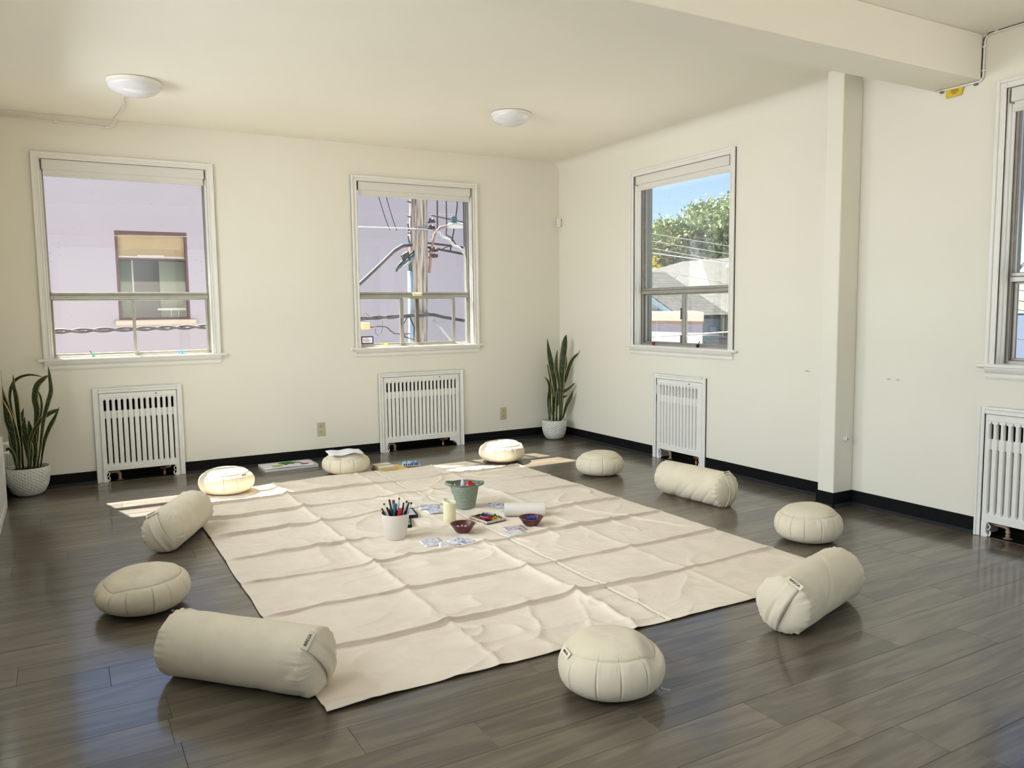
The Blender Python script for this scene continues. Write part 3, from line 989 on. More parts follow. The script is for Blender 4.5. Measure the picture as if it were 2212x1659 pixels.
wn.box(-0.10, -0.05, 11.45, 11.49, 3.97, 4.58); wn.box(-0.10, -0.05, 11.12, 11.16, 3.97, 4.58); wn.box(-0.10, -0.05, 10.85, 11.99, 4.18, 4.22)
wo_ = wn.build('window', WFR, hs)
MB().box(-0.07, -0.055, 10.87, 12.0, 4.22, 4.58).build('pane', SGL, wo_)
MB().box(-0.07, -0.055, 10.87, 12.0, 3.97, 4.18).build('pane', DGL, wo_)
for (y_, x_, z_) in ((20.2, 3.4, 6.16), (15.7, 4.4, 6.52)):
    vt = MB(); vt.prism([(y_-0.25, z_-0.05), (y_+0.25, z_-0.12), (y_+0.25, z_+0.02), (y_-0.25, z_+0.16)], 'x', x_-0.25, x_+0.15)
    vt.build('roof_vent', mat('vent_grey', (0.42, 0.38, 0.42), 0.6), hs)
gh = empty('gabled_house', (11.5, 14.2, -3.6), 0, 'gable end of a teal house at the lower left of the right wall window', 'house')
b = MB(); b.prism([(-2.7, 0), (2.7, 0), (2.7, 4.7), (0, 5.95), (-2.7, 4.7)], 'x', 0.25, 2.0); b.build('wall', TEALW, gh)
b = MB(); b.prism([(-3.0, 4.64), (-2.72, 4.64), (0, 5.90), (2.72, 4.64), (3.0, 4.64), (0, 6.08)], 'x', 0.0, 0.22); b.build('barge_board', TEAL, gh)
b = MB(); b.box(0.12, 0.24, -2.70, 2.70, 4.58, 4.68); b.build('fascia', mat('pale_fascia', (0.5, 0.6, 0.62), 0.6), gh)
roof_plane([(0.05, -3.05, 4.67), (2.1, -3.05, 4.67), (2.1, 0, 6.12), (0.05, 0, 6.12)], 'roof', gh)
# trees
def leaf_mat(name, c1, c2):
    m = mat(name, c1, 0.8, spec=0.1)
    n = m.node_tree; N, L = n.nodes, n.links
    b = N['Principled BSDF']
    tc = N.new('ShaderNodeTexCoord')
    t = N.new('ShaderNodeTexNoise'); t.inputs['Scale'].default_value = 1.1; t.inputs['Detail'].default_value = 5
    L.new(tc.outputs['Object'], t.inputs['Vector'])
    r = N.new('ShaderNodeValToRGB'); r.color_ramp.elements[0].position = 0.35; r.color_ramp.elements[1].position = 0.65
    r.color_ramp.elements[0].color = (*c1, 1); r.color_ramp.elements[1].color = (*c2, 1)
    L.new(t.outputs['Fac'], r.inputs['Fac']); L.new(r.outputs[0], b.inputs['Base Color'])
    return m
BARK = mat('bark', (0.10, 0.085, 0.075), 0.9)
def tree(name, loc, blobs, n, ts, m, label, seed, trunk=(0.25, 6.0), q=9):
    rs = np.random.RandomState(seed)
    root = empty(name, loc, 0, label, 'tree', 'trees beyond the roofs')
    tb = MB().tube([(0, 0, 0), (0.1, 0, trunk[1]*0.5), (0, 0.1, trunk[1])], trunk[0], 8, rs=[trunk[0], trunk[0]*0.8, trunk[0]*0.5])
    for k in range(5):
        a = rs.rand()*6.28; bx, by, bz, br = blobs[k % len(blobs)][:4]
        tb.tube([(0, 0, trunk[1]*0.5), (bx*0.5, by*0.5, bz*0.75), (bx, by, bz)], 0.09, 5)
    tb.build('trunk', BARK, root, smooth=True)
    V = []; F = []
    vol = np.array([b_[3]**2 for b_ in blobs]); vol = vol/vol.sum()
    for (bx, by, bz, br), w in zip(blobs, vol):
        cnt = int(n*w)
        d = rs.randn(cnt, 3); d /= np.linalg.norm(d, axis=1)[:, None]
        rad = br*(0.72+0.34*rs.rand(cnt))
        C = np.array([bx, by, bz]) + d*rad[:, None]*np.array([1, 1, 0.9])
        for c in C:
            # a tuft: small quads leaning outward
            for j in range(q):
                o_ = c + rs.randn(3)*ts*0.45
                a = rs.randn(3); a /= np.linalg.norm(a); b2 = np.cross(a, rs.randn(3)); b2 /= np.linalg.norm(b2)
                s1, s2 = ts*(0.25+0.3*rs.rand()), ts*(0.12+0.12*rs.rand())
                i = len(V)
                V += [tuple(o_-a*s1), tuple(o_+b2*s2), tuple(o_+a*s1), tuple(o_-b2*s2)]
                F.append((i, i+1, i+2, i+3))
    me = bpy.data.meshes.new('crown'); me.from_pydata(V, [], F); me.materials.append(m)
    o = bpy.data.objects.new('crown', me); COL.objects.link(o); o.parent = root; o['kind'] = 'stuff'
    return root
G1 = leaf_mat('leaves_grey_green', (0.13, 0.21, 0.12), (0.40, 0.46, 0.26))
G2 = leaf_mat('leaves_dark', (0.04, 0.09, 0.08), (0.17, 0.23, 0.15))
G3 = leaf_mat('leaves_yellow', (0.45, 0.42, 0.06), (0.75, 0.66, 0.12))
G4 = leaf_mat('leaves_mid', (0.12, 0.19, 0.07), (0.36, 0.40, 0.15))
tree('broad_tree', (34, 33.6, -3.6), [(0, 0, 10.3, 1.9), (-0.6, 1.8, 9.4, 1.6), (0, -1.9, 10.0, 1.7), (0.3, 0.6, 8.0, 2.0), (-0.5, 2.9, 8.2, 1.3), (0.2, -1.0, 8.6, 1.6), (0, -3.0, 11.2, 1.2)], 1700, 0.44, G1,
     'tall grey green tree filling the top right of the right wall window', 1, (0.35, 8.5))
tree('leafy_tree', (32, 35.6, -3.6), [(0, 0, 9.1, 1.8), (-0.3, 1.6, 8.4, 1.3), (0.2, -1.3, 8.6, 1.6), (-0.4, 0.8, 7.0, 1.7), (0, -0.6, 6.6, 1.6), (0, 2.2, 6.9, 1.2)], 1700, 0.44, G4,
     'bushy green tree left of centre in the right wall window', 2, (0.3, 6.5))
tree('dark_tree', (38, 35.0, -3.6), [(0, 0, 9.4, 1.6), (0, -1.8, 10.6, 1.6), (0, -1.4, 8.6, 1.6), (0, 0.8, 7.6, 1.3), (0, -2.6, 9.2, 1.4)], 900, 0.52, G2,  # dark leaf colours over the whole crown
     'dark leaved tree at the right of the right wall window', 3, (0.35, 8.0))
tree('yellow_tree', (30, 34.6, -3.6), [(0, 1.0, 7.6, 0.9), (0, 0.1, 6.9, 0.8), (-0.2, -0.6, 6.6, 0.7), (0, 2.0, 8.0, 0.7), (0, 0.9, 6.3, 0.9)], 520, 0.42, G3,
     'small yellow leaved tree at the lower left of the right wall window', 4, (0.12, 5.5))
tree('golden_sapling', (29, 28.8, -3.6), [(0, 0, 7.0, 0.45), (0, 0.2, 6.6, 0.45)], 110, 0.3, G3,
     'golden sapling top just above the shingled roof ridge', 6, (0.08, 5.5))
tree('bare_tree', (36, 40.6, -3.6), [(0, 0, 9.8, 0.55), (0, 0, 9.0, 0.8), (0, 0.2, 8.2, 0.9)], 90, 0.5, G2,
     'thin sparse tree standing against the sky at the window left', 5, (0.1, 10.5), q=4)
tree('hedge_tree', (40, 26.0, -3.6), [(0, y_, 6.2, 1.9) for y_ in (-6, -3, 0, 3)], 500, 0.5, G2, 'low dark trees glimpsed through the window at the right edge', 8, (0.3, 5.0))

def sag(a, b_, s, n=14):
    a = Vector(a); b_ = Vector(b_)
    return [a.lerp(b_, k/(n-1)) - Vector((0, 0, 4*s*(k/(n-1))*(1-k/(n-1)))) for k in range(n)]
CABLE = mat('black_cable', (0.02, 0.02, 0.022), 0.6)
WCAB = mat('pale_cable', (0.34, 0.35, 0.38), 0.5)
GCAB = mat('grey_wire', (0.03, 0.035, 0.04), 0.6)
def cable(name, pts, r, m, label, group=None, cat='cable', n=6):
    o = MB().tube(pts, r, n).build(name, m, None, smooth=True)
    return tag(o, label, cat, group)
for k, (za, zb) in enumerate(((3.00, 2.53), (2.83, 2.39), (2.65, 2.28), (2.18, 1.90))):
    cable('overhead_wire', sag((7, 11, za+0.75), (7, -4, zb-1.55), 0.05), 0.008, GCAB,
          ['topmost dark overhead wire crossing the trees in the right wall window', 'second dark overhead wire crossing the trees in the right wall window',
           'third dark overhead wire crossing the trees in the right wall window', 'lowest dark overhead wire crossing the shingled roof'][k], 'overhead wires outside')
cable('overhead_wire', sag((7, 11, 2.48+0.7), (7, -4, 2.15-1.2), 0.05), 0.009, WCAB, 'pale overhead wire crossing the lower trees in the right wall window', 'overhead wires outside')
cable('overhead_wire', sag((4, 5.0, 0.76), (4, 0.5, 1.04), 0.02), 0.014, WCAB, 'white cable crossing the low lilac building', 'overhead wires outside')
cable('utility_cable', sag((4, 6.0, 0.86), (4, -1.0, 0.66), 0.03), 0.016, CABLE, 'dark cable low across the right wall window behind the sill')
cable('overhead_wire', sag((-9, 5.0, 2.74), (1.6, 5.0, 2.92), 0.03), 0.0055, WCAB, 'upper white wire crossing the pinkish building in the left window', 'overhead wires outside')
cable('overhead_wire', sag((-9, 5.0, 2.32), (1.6, 5.0, 2.52), 0.03), 0.0055, WCAB, 'lower white wire crossing in front of the neighbour window', 'overhead wires outside')
# twisted dark cable below
tw = MB()
for ph in (0, PI):
    pts = []
    for k in range(260):
        t = k/259
        x = -8 + 7.66*t
        c = 1.165+0.012*(x+4.6) if x < -3 else 1.184+0.035*(x+3)
        pts.append((x, 2.6+0.016*math.cos(ph+k*0.45), c+0.016*math.sin(ph+k*0.45)))
    tw.tube(pts, 0.014, 5)
tag(tw.build('twisted_cable', mat('weathered_cable', (0.05, 0.045, 0.055), 0.7, var=0.3, vscale=12), None, smooth=True), 'thick dark twisted cable crossing low outside the left window', 'cable')

# utility pole
PWOOD = mat('pole_wood', (0.3, 0.28, 0.27), 0.9, spec=0.1)
n_ = PWOOD.node_tree
_tc = n_.nodes.new('ShaderNodeTexCoord'); _mp = n_.nodes.new('ShaderNodeMapping'); _mp.inputs['Scale'].default_value = (30, 30, 1.6)
_t = n_.nodes.new('ShaderNodeTexNoise'); _t.inputs['Scale'].default_value = 1.5; _t.inputs['Detail'].default_value = 6; _t.inputs['Distortion'].default_value = 0.4
n_.links.new(_tc.outputs['Object'], _mp.inputs[0]); n_.links.new(_mp.outputs[0], _t.inputs['Vector'])
_r2 = n_.nodes.new('ShaderNodeValToRGB'); _r2.color_ramp.elements[0].position = 0.36; _r2.color_ramp.elements[1].position = 0.56
_r2.color_ramp.elements[0].color = (0.07, 0.06, 0.055, 1); _r2.color_ramp.elements[1].color = (0.30, 0.28, 0.275, 1)
n_.links.new(_t.outputs['Fac'], _r2.inputs[0]); n_.links.new(_r2.outputs[0], n_.nodes['Principled BSDF'].inputs['Base Color'])
pole = empty('utility_pole', (-0.235, 3.2, -3.6), 0, 'weathered wooden utility pole with lamp arm outside the second back wall window', 'utility pole')
MB().tube([(-0.06, 0, 0), (-0.03, 0, 4.6), (0.045, 0, 7.2), (0.05, 0, 10.5)], 0.13, 20, rs=[0.15, 0.135, 0.122, 0.11]).build('post', PWOOD, pole, smooth=True)
b = MB()
for z in (5.62, 5.85, 6.02): MB().tube([(-0.125-0.02*k, -0.03*k, z+0.05*k) for k in range(3)], 0.010, 6).build('step_bolt', GCAB, pole)
for z in (5.98, 6.20, 6.40): MB().tube([(-0.10, -0.03, z), (-0.16, -0.04, z+0.01)], 0.009, 6).build('step_bolt', GCAB, pole)
BL = mat('blue_conduit', (0.20, 0.32, 0.46), 0.5)
MB().tube([(-0.155, -0.05, 0), (-0.155, -0.05, 3.6), (-0.145, -0.05, 5.47)], 0.038, 12).build('conduit', BL, pole, smooth=True)
b = MB(); b.tube([(-0.145, -0.05, 5.45), (-0.15, -0.05, 5.62), (-0.20, -0.06, 5.72), (-0.27, -0.06, 5.66)], 0.020, 8); b.build('conduit_cable', mat('dark_green_cable', (0.02, 0.07, 0.06), 0.5), pole, smooth=True)
GALV = mat('galvanised', (0.20, 0.22, 0.25), 0.4, metal=0.6)
for z in (6.02, 6.06, 4.88): MB().lathe([(0.130, 0), (0.134, 0.004), (0.134, 0.020), (0.130, 0.024)], 20, 0.02, 0, z).build('steel_band', GALV, pole, smooth=40)
b = MB(); b.tube([(0.14, -0.05, 5.45), (0.17, -0.06, 5.75), (0.22, -0.07, 5.98), (0.30, -0.08, 6.07), (0.42, -0.09, 6.10)], 0.020, 8); b.build('lamp_arm', mat('rusty_arm', (0.20, 0.12, 0.10), 0.6, var=0.3, vscale=12), pole, smooth=True)
b = MB(); b.tube([(0.40, -0.09, 6.085), (0.44, -0.09, 6.10), (0.55, -0.09, 6.115), (0.66, -0.09, 6.11), (0.72, -0.09, 6.105)], 0.03, 12, rs=[0.02, 0.040, 0.046, 0.034, 0.012]); b.build('lamp_head', mat('lamp_grey', (0.36, 0.40, 0.40), 0.5), pole, smooth=True)
MB().box(0.47, 0.55, -0.12, -0.06, 6.155, 6.235, 0.006).build('photocell', mat('dark_teal', (0.03, 0.07, 0.09), 0.4), pole)
b = MB()
INSU = mat('brown_insulator', (0.05, 0.03, 0.035), 0.35)
for (z, n__) in ((6.62, 2), (6.14, 2), (6.05, 2), (5.74, 3), (5.66, 3)):
    b = MB(); b.tube([(0.13, -0.05, z), (0.24, -0.07, z+0.01)], 0.012, 6)
    for k in range(n__): b.lathe([(0.012, -0.03), (0.026, -0.015), (0.02, 0.0), (0.028, 0.012), (0.010, 0.028)], 10, 0.17+0.04*k, -0.06, z+0.03)
    b.build('insulator', INSU, pole, smooth=40)
GR = 'cables tied to the utility pole'
cable('utility_cable', sag((0.02, 3.3, 2.66), (3.2, 3.9, 2.36), 0.02) , 0.009, CABLE, 'top thin black cable leaving the utility pole to the right', GR)
cable('utility_cable', sag((-0.1, 3.2, 2.27), (3.2, 3.9, 2.12), 0.02), 0.016, CABLE, 'upper of two thick black cables leaving the pole to the right', GR)
cable('utility_cable', sag((-0.1, 3.2, 2.21), (3.2, 3.9, 1.92), 0.03), 0.018, CABLE, 'lower of two thick black cables leaving the pole to the right', GR)
cable('utility_cable', [(0.0, 3.3, 2.18), (0.2, 3.4, 2.20), (0.35, 3.5, 2.25), (0.55, 3.6, 2.27), (0.8, 3.7, 2.24)], 0.010, CABLE, 'black slack loop running beside the thick cables right of the pole', GR)
cable('utility_cable', sag((0.28, 3.55, 5.0), (0.22, 3.55, 2.45), 0.0, 4), 0.010, CABLE, 'first vertical drop cable right of the utility pole', 'vertical drop cables by the pole')
cable('utility_cable', [(0.38, 3.55, 5.0), (0.37, 3.55, 2.55), (0.36, 3.55, 2.42), (0.45, 3.55, 2.38), (0.52, 3.55, 2.27)], 0.009, CABLE, 'vertical drop cable ending in a hook by the lamp arm', 'vertical drop cables by the pole')
cable('utility_cable', [(0.58, 3.6, 5.0), (0.57, 3.6, 2.85), (0.52, 3.6, 2.55), (0.44, 3.6, 2.18)], 0.010, CABLE, 'slanting drop cable behind the lamp head', 'vertical drop cables by the pole')
cable('utility_cable', sag((-1.25, 3.0, 5.0), (-0.60, 3.3, 2.43), 0.35), 0.006, GCAB, 'thin wire curving down left of the pole, left one of a pair', 'thin wires left of the pole')
cable('utility_cable', sag((-1.12, 3.0, 5.0), (-0.50, 3.3, 2.43), 0.35), 0.006, GCAB, 'thin wire curving down left of the pole, right one of a pair', 'thin wires left of the pole')
cable('utility_cable', [(-3.0, 3.2, 2.43), (-0.40, 3.08, 2.44), (-0.20, 3.05, 2.44), (-0.05, 3.05, 2.42)], 0.009, WCAB, 'white horizontal wire strapped around the utility pole', GR)
for dz, dy, cc, lab in ((0, 0, (0.03, 0.03, 0.04), 'black strand'), (0.018, 0.01, (0.06, 0.13, 0.17), 'teal strand'), (-0.014, -0.01, (0.16, 0.06, 0.05), 'red strand')):
    cable('utility_cable', [(-2.6, 2.4, 0.72+dz), (-1.35, 2.9, 1.55+dz), (-1.05, 3.1, 1.75+dz), (-0.83, 3.15, 1.93+dz), (-0.60, 3.15, 2.14+dz), (-0.48, 3.15, 2.21+dz), (-0.33, 3.15, 2.23+dz)], 0.011,
          mat(lab.replace(' ', '_'), cc, 0.5), lab + ' of the cable bundle rising from lower left to the pole', GR)
for k, (cc, lab) in enumerate((((0.02, 0.02, 0.02), 'black'), ((0.02, 0.08, 0.10), 'teal'), ((0.25, 0.26, 0.27), 'white'))):
    cable('utility_cable', [(-0.33, 3.12, 2.14-0.04*k), (-0.45, 3.1, 2.05-0.05*k), (-0.56, 3.1, 1.95-0.03*k), (-0.60, 3.1, 1.86-0.0*k)], 0.016, mat('loop_'+lab, cc, 0.5), lab+' drooping cable loop beside the pole above the blue conduit', GR)
o = MB().lathe([(0.01, -0.07), (0.03, -0.05), (0.035, 0.0), (0.028, 0.05), (0.01, 0.07)], 10).build('splice_box', CABLE, None, smooth=True); o.location = (-0.47, 3.08, 2.07); o.rotation_euler = (0.5, 0.5, 0)
tag(o, 'black splice closure hanging left of the utility pole', 'splice box')
wpts = []
for k in range(60):
    t = k/59
    wpts.append((-0.06+0.85*t, 3.02-1.0*t+0.010*math.cos(k*0.9), 2.42-0.95*t+0.010*math.sin(k*0.9)))
cable('service_cable', wpts, 0.020, WCAB, 'thick white twisted service cable sloping down right of the pole')
cable('service_cable', [(-0.12, 3.0, 1.20), (0.0, 2.9, 1.02), (0.16, 2.8, 0.78), (0.30, 2.7, 0.55)], 0.018, WCAB, 'white cable sloping down from the pole in the lower panes')
cable('utility_cable', [(-2.2, 2.85, 1.19), (-1.15, 3.0, 1.235), (-0.63, 3.0, 1.265), (-0.33, 3.0, 1.28), (-0.10, 3.0, 1.27), (0.05, 3.0, 1.235), (0.5, 3.0, 1.16), (1.6, 3.1, 1.02)], 0.024, CABLE, 'thick black cable crossing the pole in the lower panes')
cable('utility_cable', [(-0.50, 3.0, 1.26), (-0.58, 3.0, 1.12), (-0.54, 3.0, 0.98), (-0.42, 3.0, 0.94), (-0.40, 3.0, 1.10), (-0.46, 3.0, 1.24)], 0.010, CABLE, 'coiled black cable loop left of the pole in the lower panes')
jb = empty('junction_box', (-1.93, 0.6, 1.19), 0, 'small cream junction box outside at the lower left pane', 'junction box')
JBX = mat('box_beige', (0.30, 0.24, 0.14), 0.6)
MB().box(-0.045, 0.045, -0.02, 0.03, -0.035, 0.035, 0.006).build('case', JBX, jb)
b = MB(); b.box(-0.04, 0.04, -0.026, -0.02, -0.03, 0.03, 0.003); b.build('lid', JBX, jb)
b = MB(); b.tube([(0.045, 0, -0.01), (0.08, 0, -0.012)], 0.008, 8); b.build('gland', GCAB, jb)
cable('cable_loop', [(-1.85, 0.6, 1.18), (-1.80, 0.6, 1.185), (-1.74, 0.6, 1.18), (-1.70, 0.6, 1.17), (-1.66, 0.6, 1.13), (-1.62, 0.6, 1.105), (-1.56, 0.6, 1.10), (-1.45, 0.6, 1.10)], 0.006, CABLE, 'black cable curving right from the cream junction box')
cable('cable_loop', [(-1.83, 0.58, 1.17), (-1.835, 0.58, 1.12), (-1.80, 0.58, 1.085), (-1.77, 0.58, 1.12), (-1.76, 0.58, 1.17), (-1.76, 0.58, 1.25)], 0.003, GCAB, 'thin grey wire loop hanging by the cream junction box')
cable('cable_loop', [(-1.96, 0.58, 1.30), (-1.93, 0.58, 1.32), (-1.90, 0.58, 1.29), (-1.87, 0.58, 1.25)], 0.003, GCAB, 'thin grey wire arching above the cream junction box')

# ------------------------------------------------------------------ sticker and things on the sills
st = empty('window_sticker', (-2.092, 0.0965, 1.067), 0, 'small white and blue security sticker on the lower left pane', 'sticker')
MB().box(-0.060, 0.060, -0.0006, 0.0, -0.036, 0.036).build('blue_border', mat('sticker_blue', (0.01, 0.01, 0.14), 0.4), st)
MB().box(-0.049, 0.049, -0.0010, -0.0006, -0.026, 0.026).build('white_field', PAPER, st)
RX = Matrix.Rotation(PI/2, 4, 'X')
redink = mat('red_ink', (0.45, 0.10, 0.10), 0.6)
for t, z, sz, m_ in (('THE', 0.014, 0.010, INK), ('MONITORING', 0.000, 0.013, redink), ('CENTER', -0.013, 0.012, redink)):
    text_part(t, sz, m_, st, Matrix.Translation((0.0, -0.0012, z)) @ RX)
def figurine(loc, col, label, kind):
    o = empty('sill_trinket', loc, 0, label, 'trinket', 'tiny coloured trinkets on the window sills')
    m_ = plain('trinket_'+kind, col, 0.35)
    b = MB(); b.lathe([(0.010, 0), (0.013, 0.004), (0.014, 0.026), (0.0125, 0.026), (0.011, 0.006), (0.0, 0.006)], 14, closed=False)
    b.build('pot', m_, o, smooth=40)
    b = MB()
    if kind in ('green', 'black'):
        sgn = -1 if kind == 'green' else 1
        b.tube([(0, 0, 0.008), (sgn*0.012, 0, 0.034), (sgn*0.020, 0, 0.044)], 0.0035, 6); b.lathe([(0.0, -0.006), (0.006, 0), (0.0, 0.006)], 8, sgn*0.021, 0, 0.046, closed=False)
        b.build('stick', mat('stick_brown', (0.20, 0.08, 0.04), 0.5) if kind == 'green' else m_, o, smooth=True)
    elif kind == 'blue':
        b.tube([(-0.004, 0, 0.024), (-0.010, 0, 0.034), (-0.006, 0, 0.04)], 0.003, 6); b.build('stick', WCAB, o, smooth=True)
    elif kind == 'yellow':
        for k in range(5):
            a = 2*PI*k/5; b.tube([(0, 0, 0.018), (0.016*math.cos(a), 0.016*math.sin(a), 0.026)], 0.004, 6)
        b.build('petals', m_, o, smooth=True)
    else:
        b.lathe([(0.0145, 0.022), (0.0155, 0.025), (0.0145, 0.028)], 12); b.build('rim', m_, o, smooth=True)
    return o
figurine((-4.375, 0.045, 1.003), (0.04, 0.35, 0.22), 'tiny green cup with a brown stick on the left window sill', 'green')
figurine((-3.722, 0.045, 1.003), (0.03, 0.30, 0.75), 'tiny blue cup on the left window sill', 'blue')
figurine((-1.925, 0.045, 1.003), (0.85, 0.62, 0.04), 'tiny yellow trinket on the sill right of the sticker', 'yellow')
figurine((0.045, -1.475, 1.003), (0.35, 0.01, 0.01), 'tiny dark red cup on the right wall window sill', 'red')
figurine((0.045, -2.045, 1.003), (0.01, 0.012, 0.012), 'tiny black cup with a stick on the right wall window sill', 'black')

# ------------------------------------------------------------------ wall fittings
def outlet(x, label):
    o = empty('wall_outlet', (x, 0, 0.278), 0, label, 'outlet', 'ivory wall outlets')
    MB().box(-0.036, 0.036, -0.006, 0, -0.063, 0.063, 0.003).build('cover_plate', OUTLET, o)
    for s in (-1, 1):
        q = MB(); q.prism([(0.017*math.cos(2*PI*k/12), s*0.028+0.0155*max(-0.85, min(0.85, math.sin(2*PI*k/12)))) for k in range(12)], 'y', -0.008, -0.006)
        r_ = q.build('receptacle', OUTL2, o)
        h = MB(); h.box(-0.008, -0.0055, -0.0084, -0.008, s*0.028, s*0.028+0.009); h.box(0.0055, 0.008, -0.0084, -0.008, s*0.028, s*0.028+0.008)
        h.prism([(0.0028*math.cos(2*PI*k/8), s*0.028-0.007+0.0028*math.sin(2*PI*k/8)) for k in range(8)], 'y', -0.0084, -0.008)
        h.build('slot', INK, r_)
    return o
outlet(-2.588, 'ivory double outlet on the back wall left of the wide radiator cover')
outlet(-0.698, 'ivory double outlet on the back wall between radiator cover and small plant')
pir = empty('motion_sensor', (-0.022, -0.022, 2.228), PI/4+PI, 'small white motion sensor in the corner of the two walls', 'sensor')
b = MB(); b.prism([(-0.026, 0.012), (0.026, 0.012), (0.034, -0.004), (0.026, -0.030), (-0.026, -0.030), (-0.034, -0.004)], 'z', -0.045, 0.042); b.v = [(v[0], -v[1], v[2]) for v in b.v]; b.build('housing', PLAST, pir)
b = MB(); b.box(-0.020, 0.020, 0.030, 0.036, -0.028, 0.012, 0.003); b.build('lens', TRIM, pir)
kn = empty('pipe_stub', (-0.085, -3.600, 0.455), 0, 'small round white pipe stub on the side of the wall column', 'pipe stub')
b = MB().lathe([(0.020, 0.0), (0.022, 0.004), (0.020, 0.010), (0.013, 0.012), (0.013, 0.024), (0.009, 0.024), (0.009, 0.010)], 18, closed=False); b.v = [(v[0], -v[2], v[1]) for v in b.v]; b.build('flange', PLAST, kn, smooth=40)
b = MB().lathe([(0.0, 0.012), (0.009, 0.012), (0.008, 0.006), (0.0, 0.006)], 12, closed=False); b.v = [(v[0], -v[2], v[1]) for v in b.v]; b.build('bore', GREYW, kn)
SCUFF = mat('torn_plaster', (0.50, 0.49, 0.44), 0.9)
for (y_, z_, l, w) in ((-3.215, 0.880, 'torn paint patch on the right wall just left of the column', 0.030), (-3.852, 0.868, 'first small torn paint patch on the right wall right of the column', 0.018), (-3.915, 0.868, 'second small torn paint patch on the right wall right of the column', 0.016)):
    o = MB(); o.prism([(-w, -0.004), (-w*0.2, 0.002), (0.1*w, 0.007), (0.5*w, 0.004), (w, -0.005), (0.2*w, -0.003)], 'x', -0.003, 0.0)
    oo = o.build('paint_scar', SCUFF); oo.location = (0, y_, z_); tag(oo, l, 'paint scar', 'torn paint patches')

# ceiling lights
def dome(loc, label, R_=0.165, em=0.0):
    o = empty('ceiling_light', loc, 0, label, 'ceiling light', 'frosted dome ceiling lights')
    MB().lathe([(R_*0.90, 0.0), (R_*1.0, -0.004), (R_*1.0, -0.024), (R_*0.93, -0.026), (R_*0.5, -0.02)], 48, closed=False).build('base_ring', TRIM, o, smooth=40)
    pr = []
    for k in range(15):
        a = PI/2*k/14
        pr.append((R_*0.985*math.cos(a)+1e-4, -0.022-0.075*math.sin(a)))
    MB().lathe(pr, 48, closed=False).build('glass_dome', GLOBE, o, smooth=True)
    return o
dome((-4.085, -1.235, ZC), 'frosted dome ceiling light on the left, joined to the white cord')
dome((-1.480, -1.600, ZC), 'frosted dome ceiling light near the middle of the ceiling', 0.150)
cable('lamp_cord', [(-4.12, -1.02, ZC-0.012), (-4.122, -0.80, ZC-0.008), (-4.10, -0.60, ZC-0.008), (-4.105, -0.42, ZC-0.008), (-4.13, -0.16, ZC-0.008), (-4.128, -0.05, ZC-0.012), (-4.135, -0.016, ZC-0.04), (-4.16, -0.010, ZC-0.058), (-4.20, -0.010, ZC-0.060), (-4.55, -0.010, ZC-0.050), (-5.0, -0.010, ZC-0.035)], 0.0065, TRIM, 'white cord from the left dome light along the ceiling edge', None, 'cord', 8)
for (x, y_, z, l) in ((-4.185, -0.010, ZC-0.060, 'white clip at the bend of the lamp cord on the back wall'), (-4.53, -0.010, ZC-0.050, 'white clip further left on the lamp cord of the back wall'), (-4.13, -0.10, ZC-0.009, 'white clip holding the lamp cord at the ceiling edge')):
    tag(MB().box(-0.009, 0.009, -0.010, 0.008 if z < ZC-0.02 else 0.01, -0.010, 0.009, 0.002).build('cable_clip', TRIM), l, 'clip', 'clips of the lamp cord').location = (x, y_, z)
tag(MB().lathe([(0.009, -0.012), (0.013, -0.006), (0.013, 0.006), (0.008, 0.012)], 10, 0, 0, 0).build('cord_gland', GREYW), 'small dark fitting where the cord meets the left dome light', 'cable fitting').location = (-4.12, -1.02, ZC-0.014)
# conduit on the right wall around the beam
cable('wall_conduit', [(-0.008, -4.10, 2.592), (-0.008, -4.20, 2.591), (-0.008, -4.34, 2.590), (-0.008, -4.365, 2.594), (-0.008, -4.375, 2.610), (-0.008, -4.376, 2.70), (-0.008, -4.377, 2.80), (-0.008, -4.385, 2.825), (-0.008, -4.41, 2.836), (-0.008, -4.60, 2.837), (-0.008, -5.6, 2.837)], 0.0055, TRIM, 'thin white conduit bent around the beam on the right wall', None, 'conduit', 8)
cable('wall_conduit', [(-0.008, -4.374, 2.600), (-0.008, -4.366, 2.62), (-0.008, -4.367, 2.78), (-0.008, -4.372, 2.822), (-0.008, -4.40, 2.842), (-0.010, -4.60, 2.842), (-0.010, -5.6, 2.842)], 0.003, GCAB, 'thin grey wire running beside the white conduit at the beam', None, 'wire', 6)
for (y_, z, m_, l) in ((-4.378, 2.775, TRIM, 'upper white clip on the vertical conduit beside the beam'), (-4.378, 2.645, TRIM, 'lower white clip on the vertical conduit beside the beam'), (-4.44, 2.838, TRIM, 'white clip on the conduit along the ceiling right of the beam'),
                       (-4.335, 2.580, ALUD, 'dark screw clip right of the yellow warning tag'), (-4.135, 2.583, ALUD, 'dark screw clip left of the yellow warning tag')):
    tag(MB().box(-0.014, 0.0, -0.010, 0.010, -0.006, 0.006, 0.002).build('conduit_clip', m_), l, 'clip', 'clips of the wall conduit').location = (0, y_, z)
tg = empty('warning_tag', (-0.010, -4.215, 2.588), 0, 'yellow warning tag with black print hanging from the conduit', 'tag')
b = MB(); b.prism([(0.052, 0.0), (-0.052, -0.002), (-0.040, -0.046), (0.050, -0.048)], 'x', -0.002, 0.0); b.build('tag_sheet', mat('tag_yellow', (0.72, 0.50, 0.03), 0.5), tg)
MR = Matrix(((0,0,-1,0),(-1,0,0,0),(0,1,0,0),(0,0,0,1)))
for t, z, sz in (('WARNING', -0.012, 0.009), ('do not hang or pull', -0.021, 0.0065), ('on this line', -0.029, 0.0065)):
    text_part(t, sz, INK, tg, Matrix.Translation((-0.0024, 0.0, z)) @ MR)

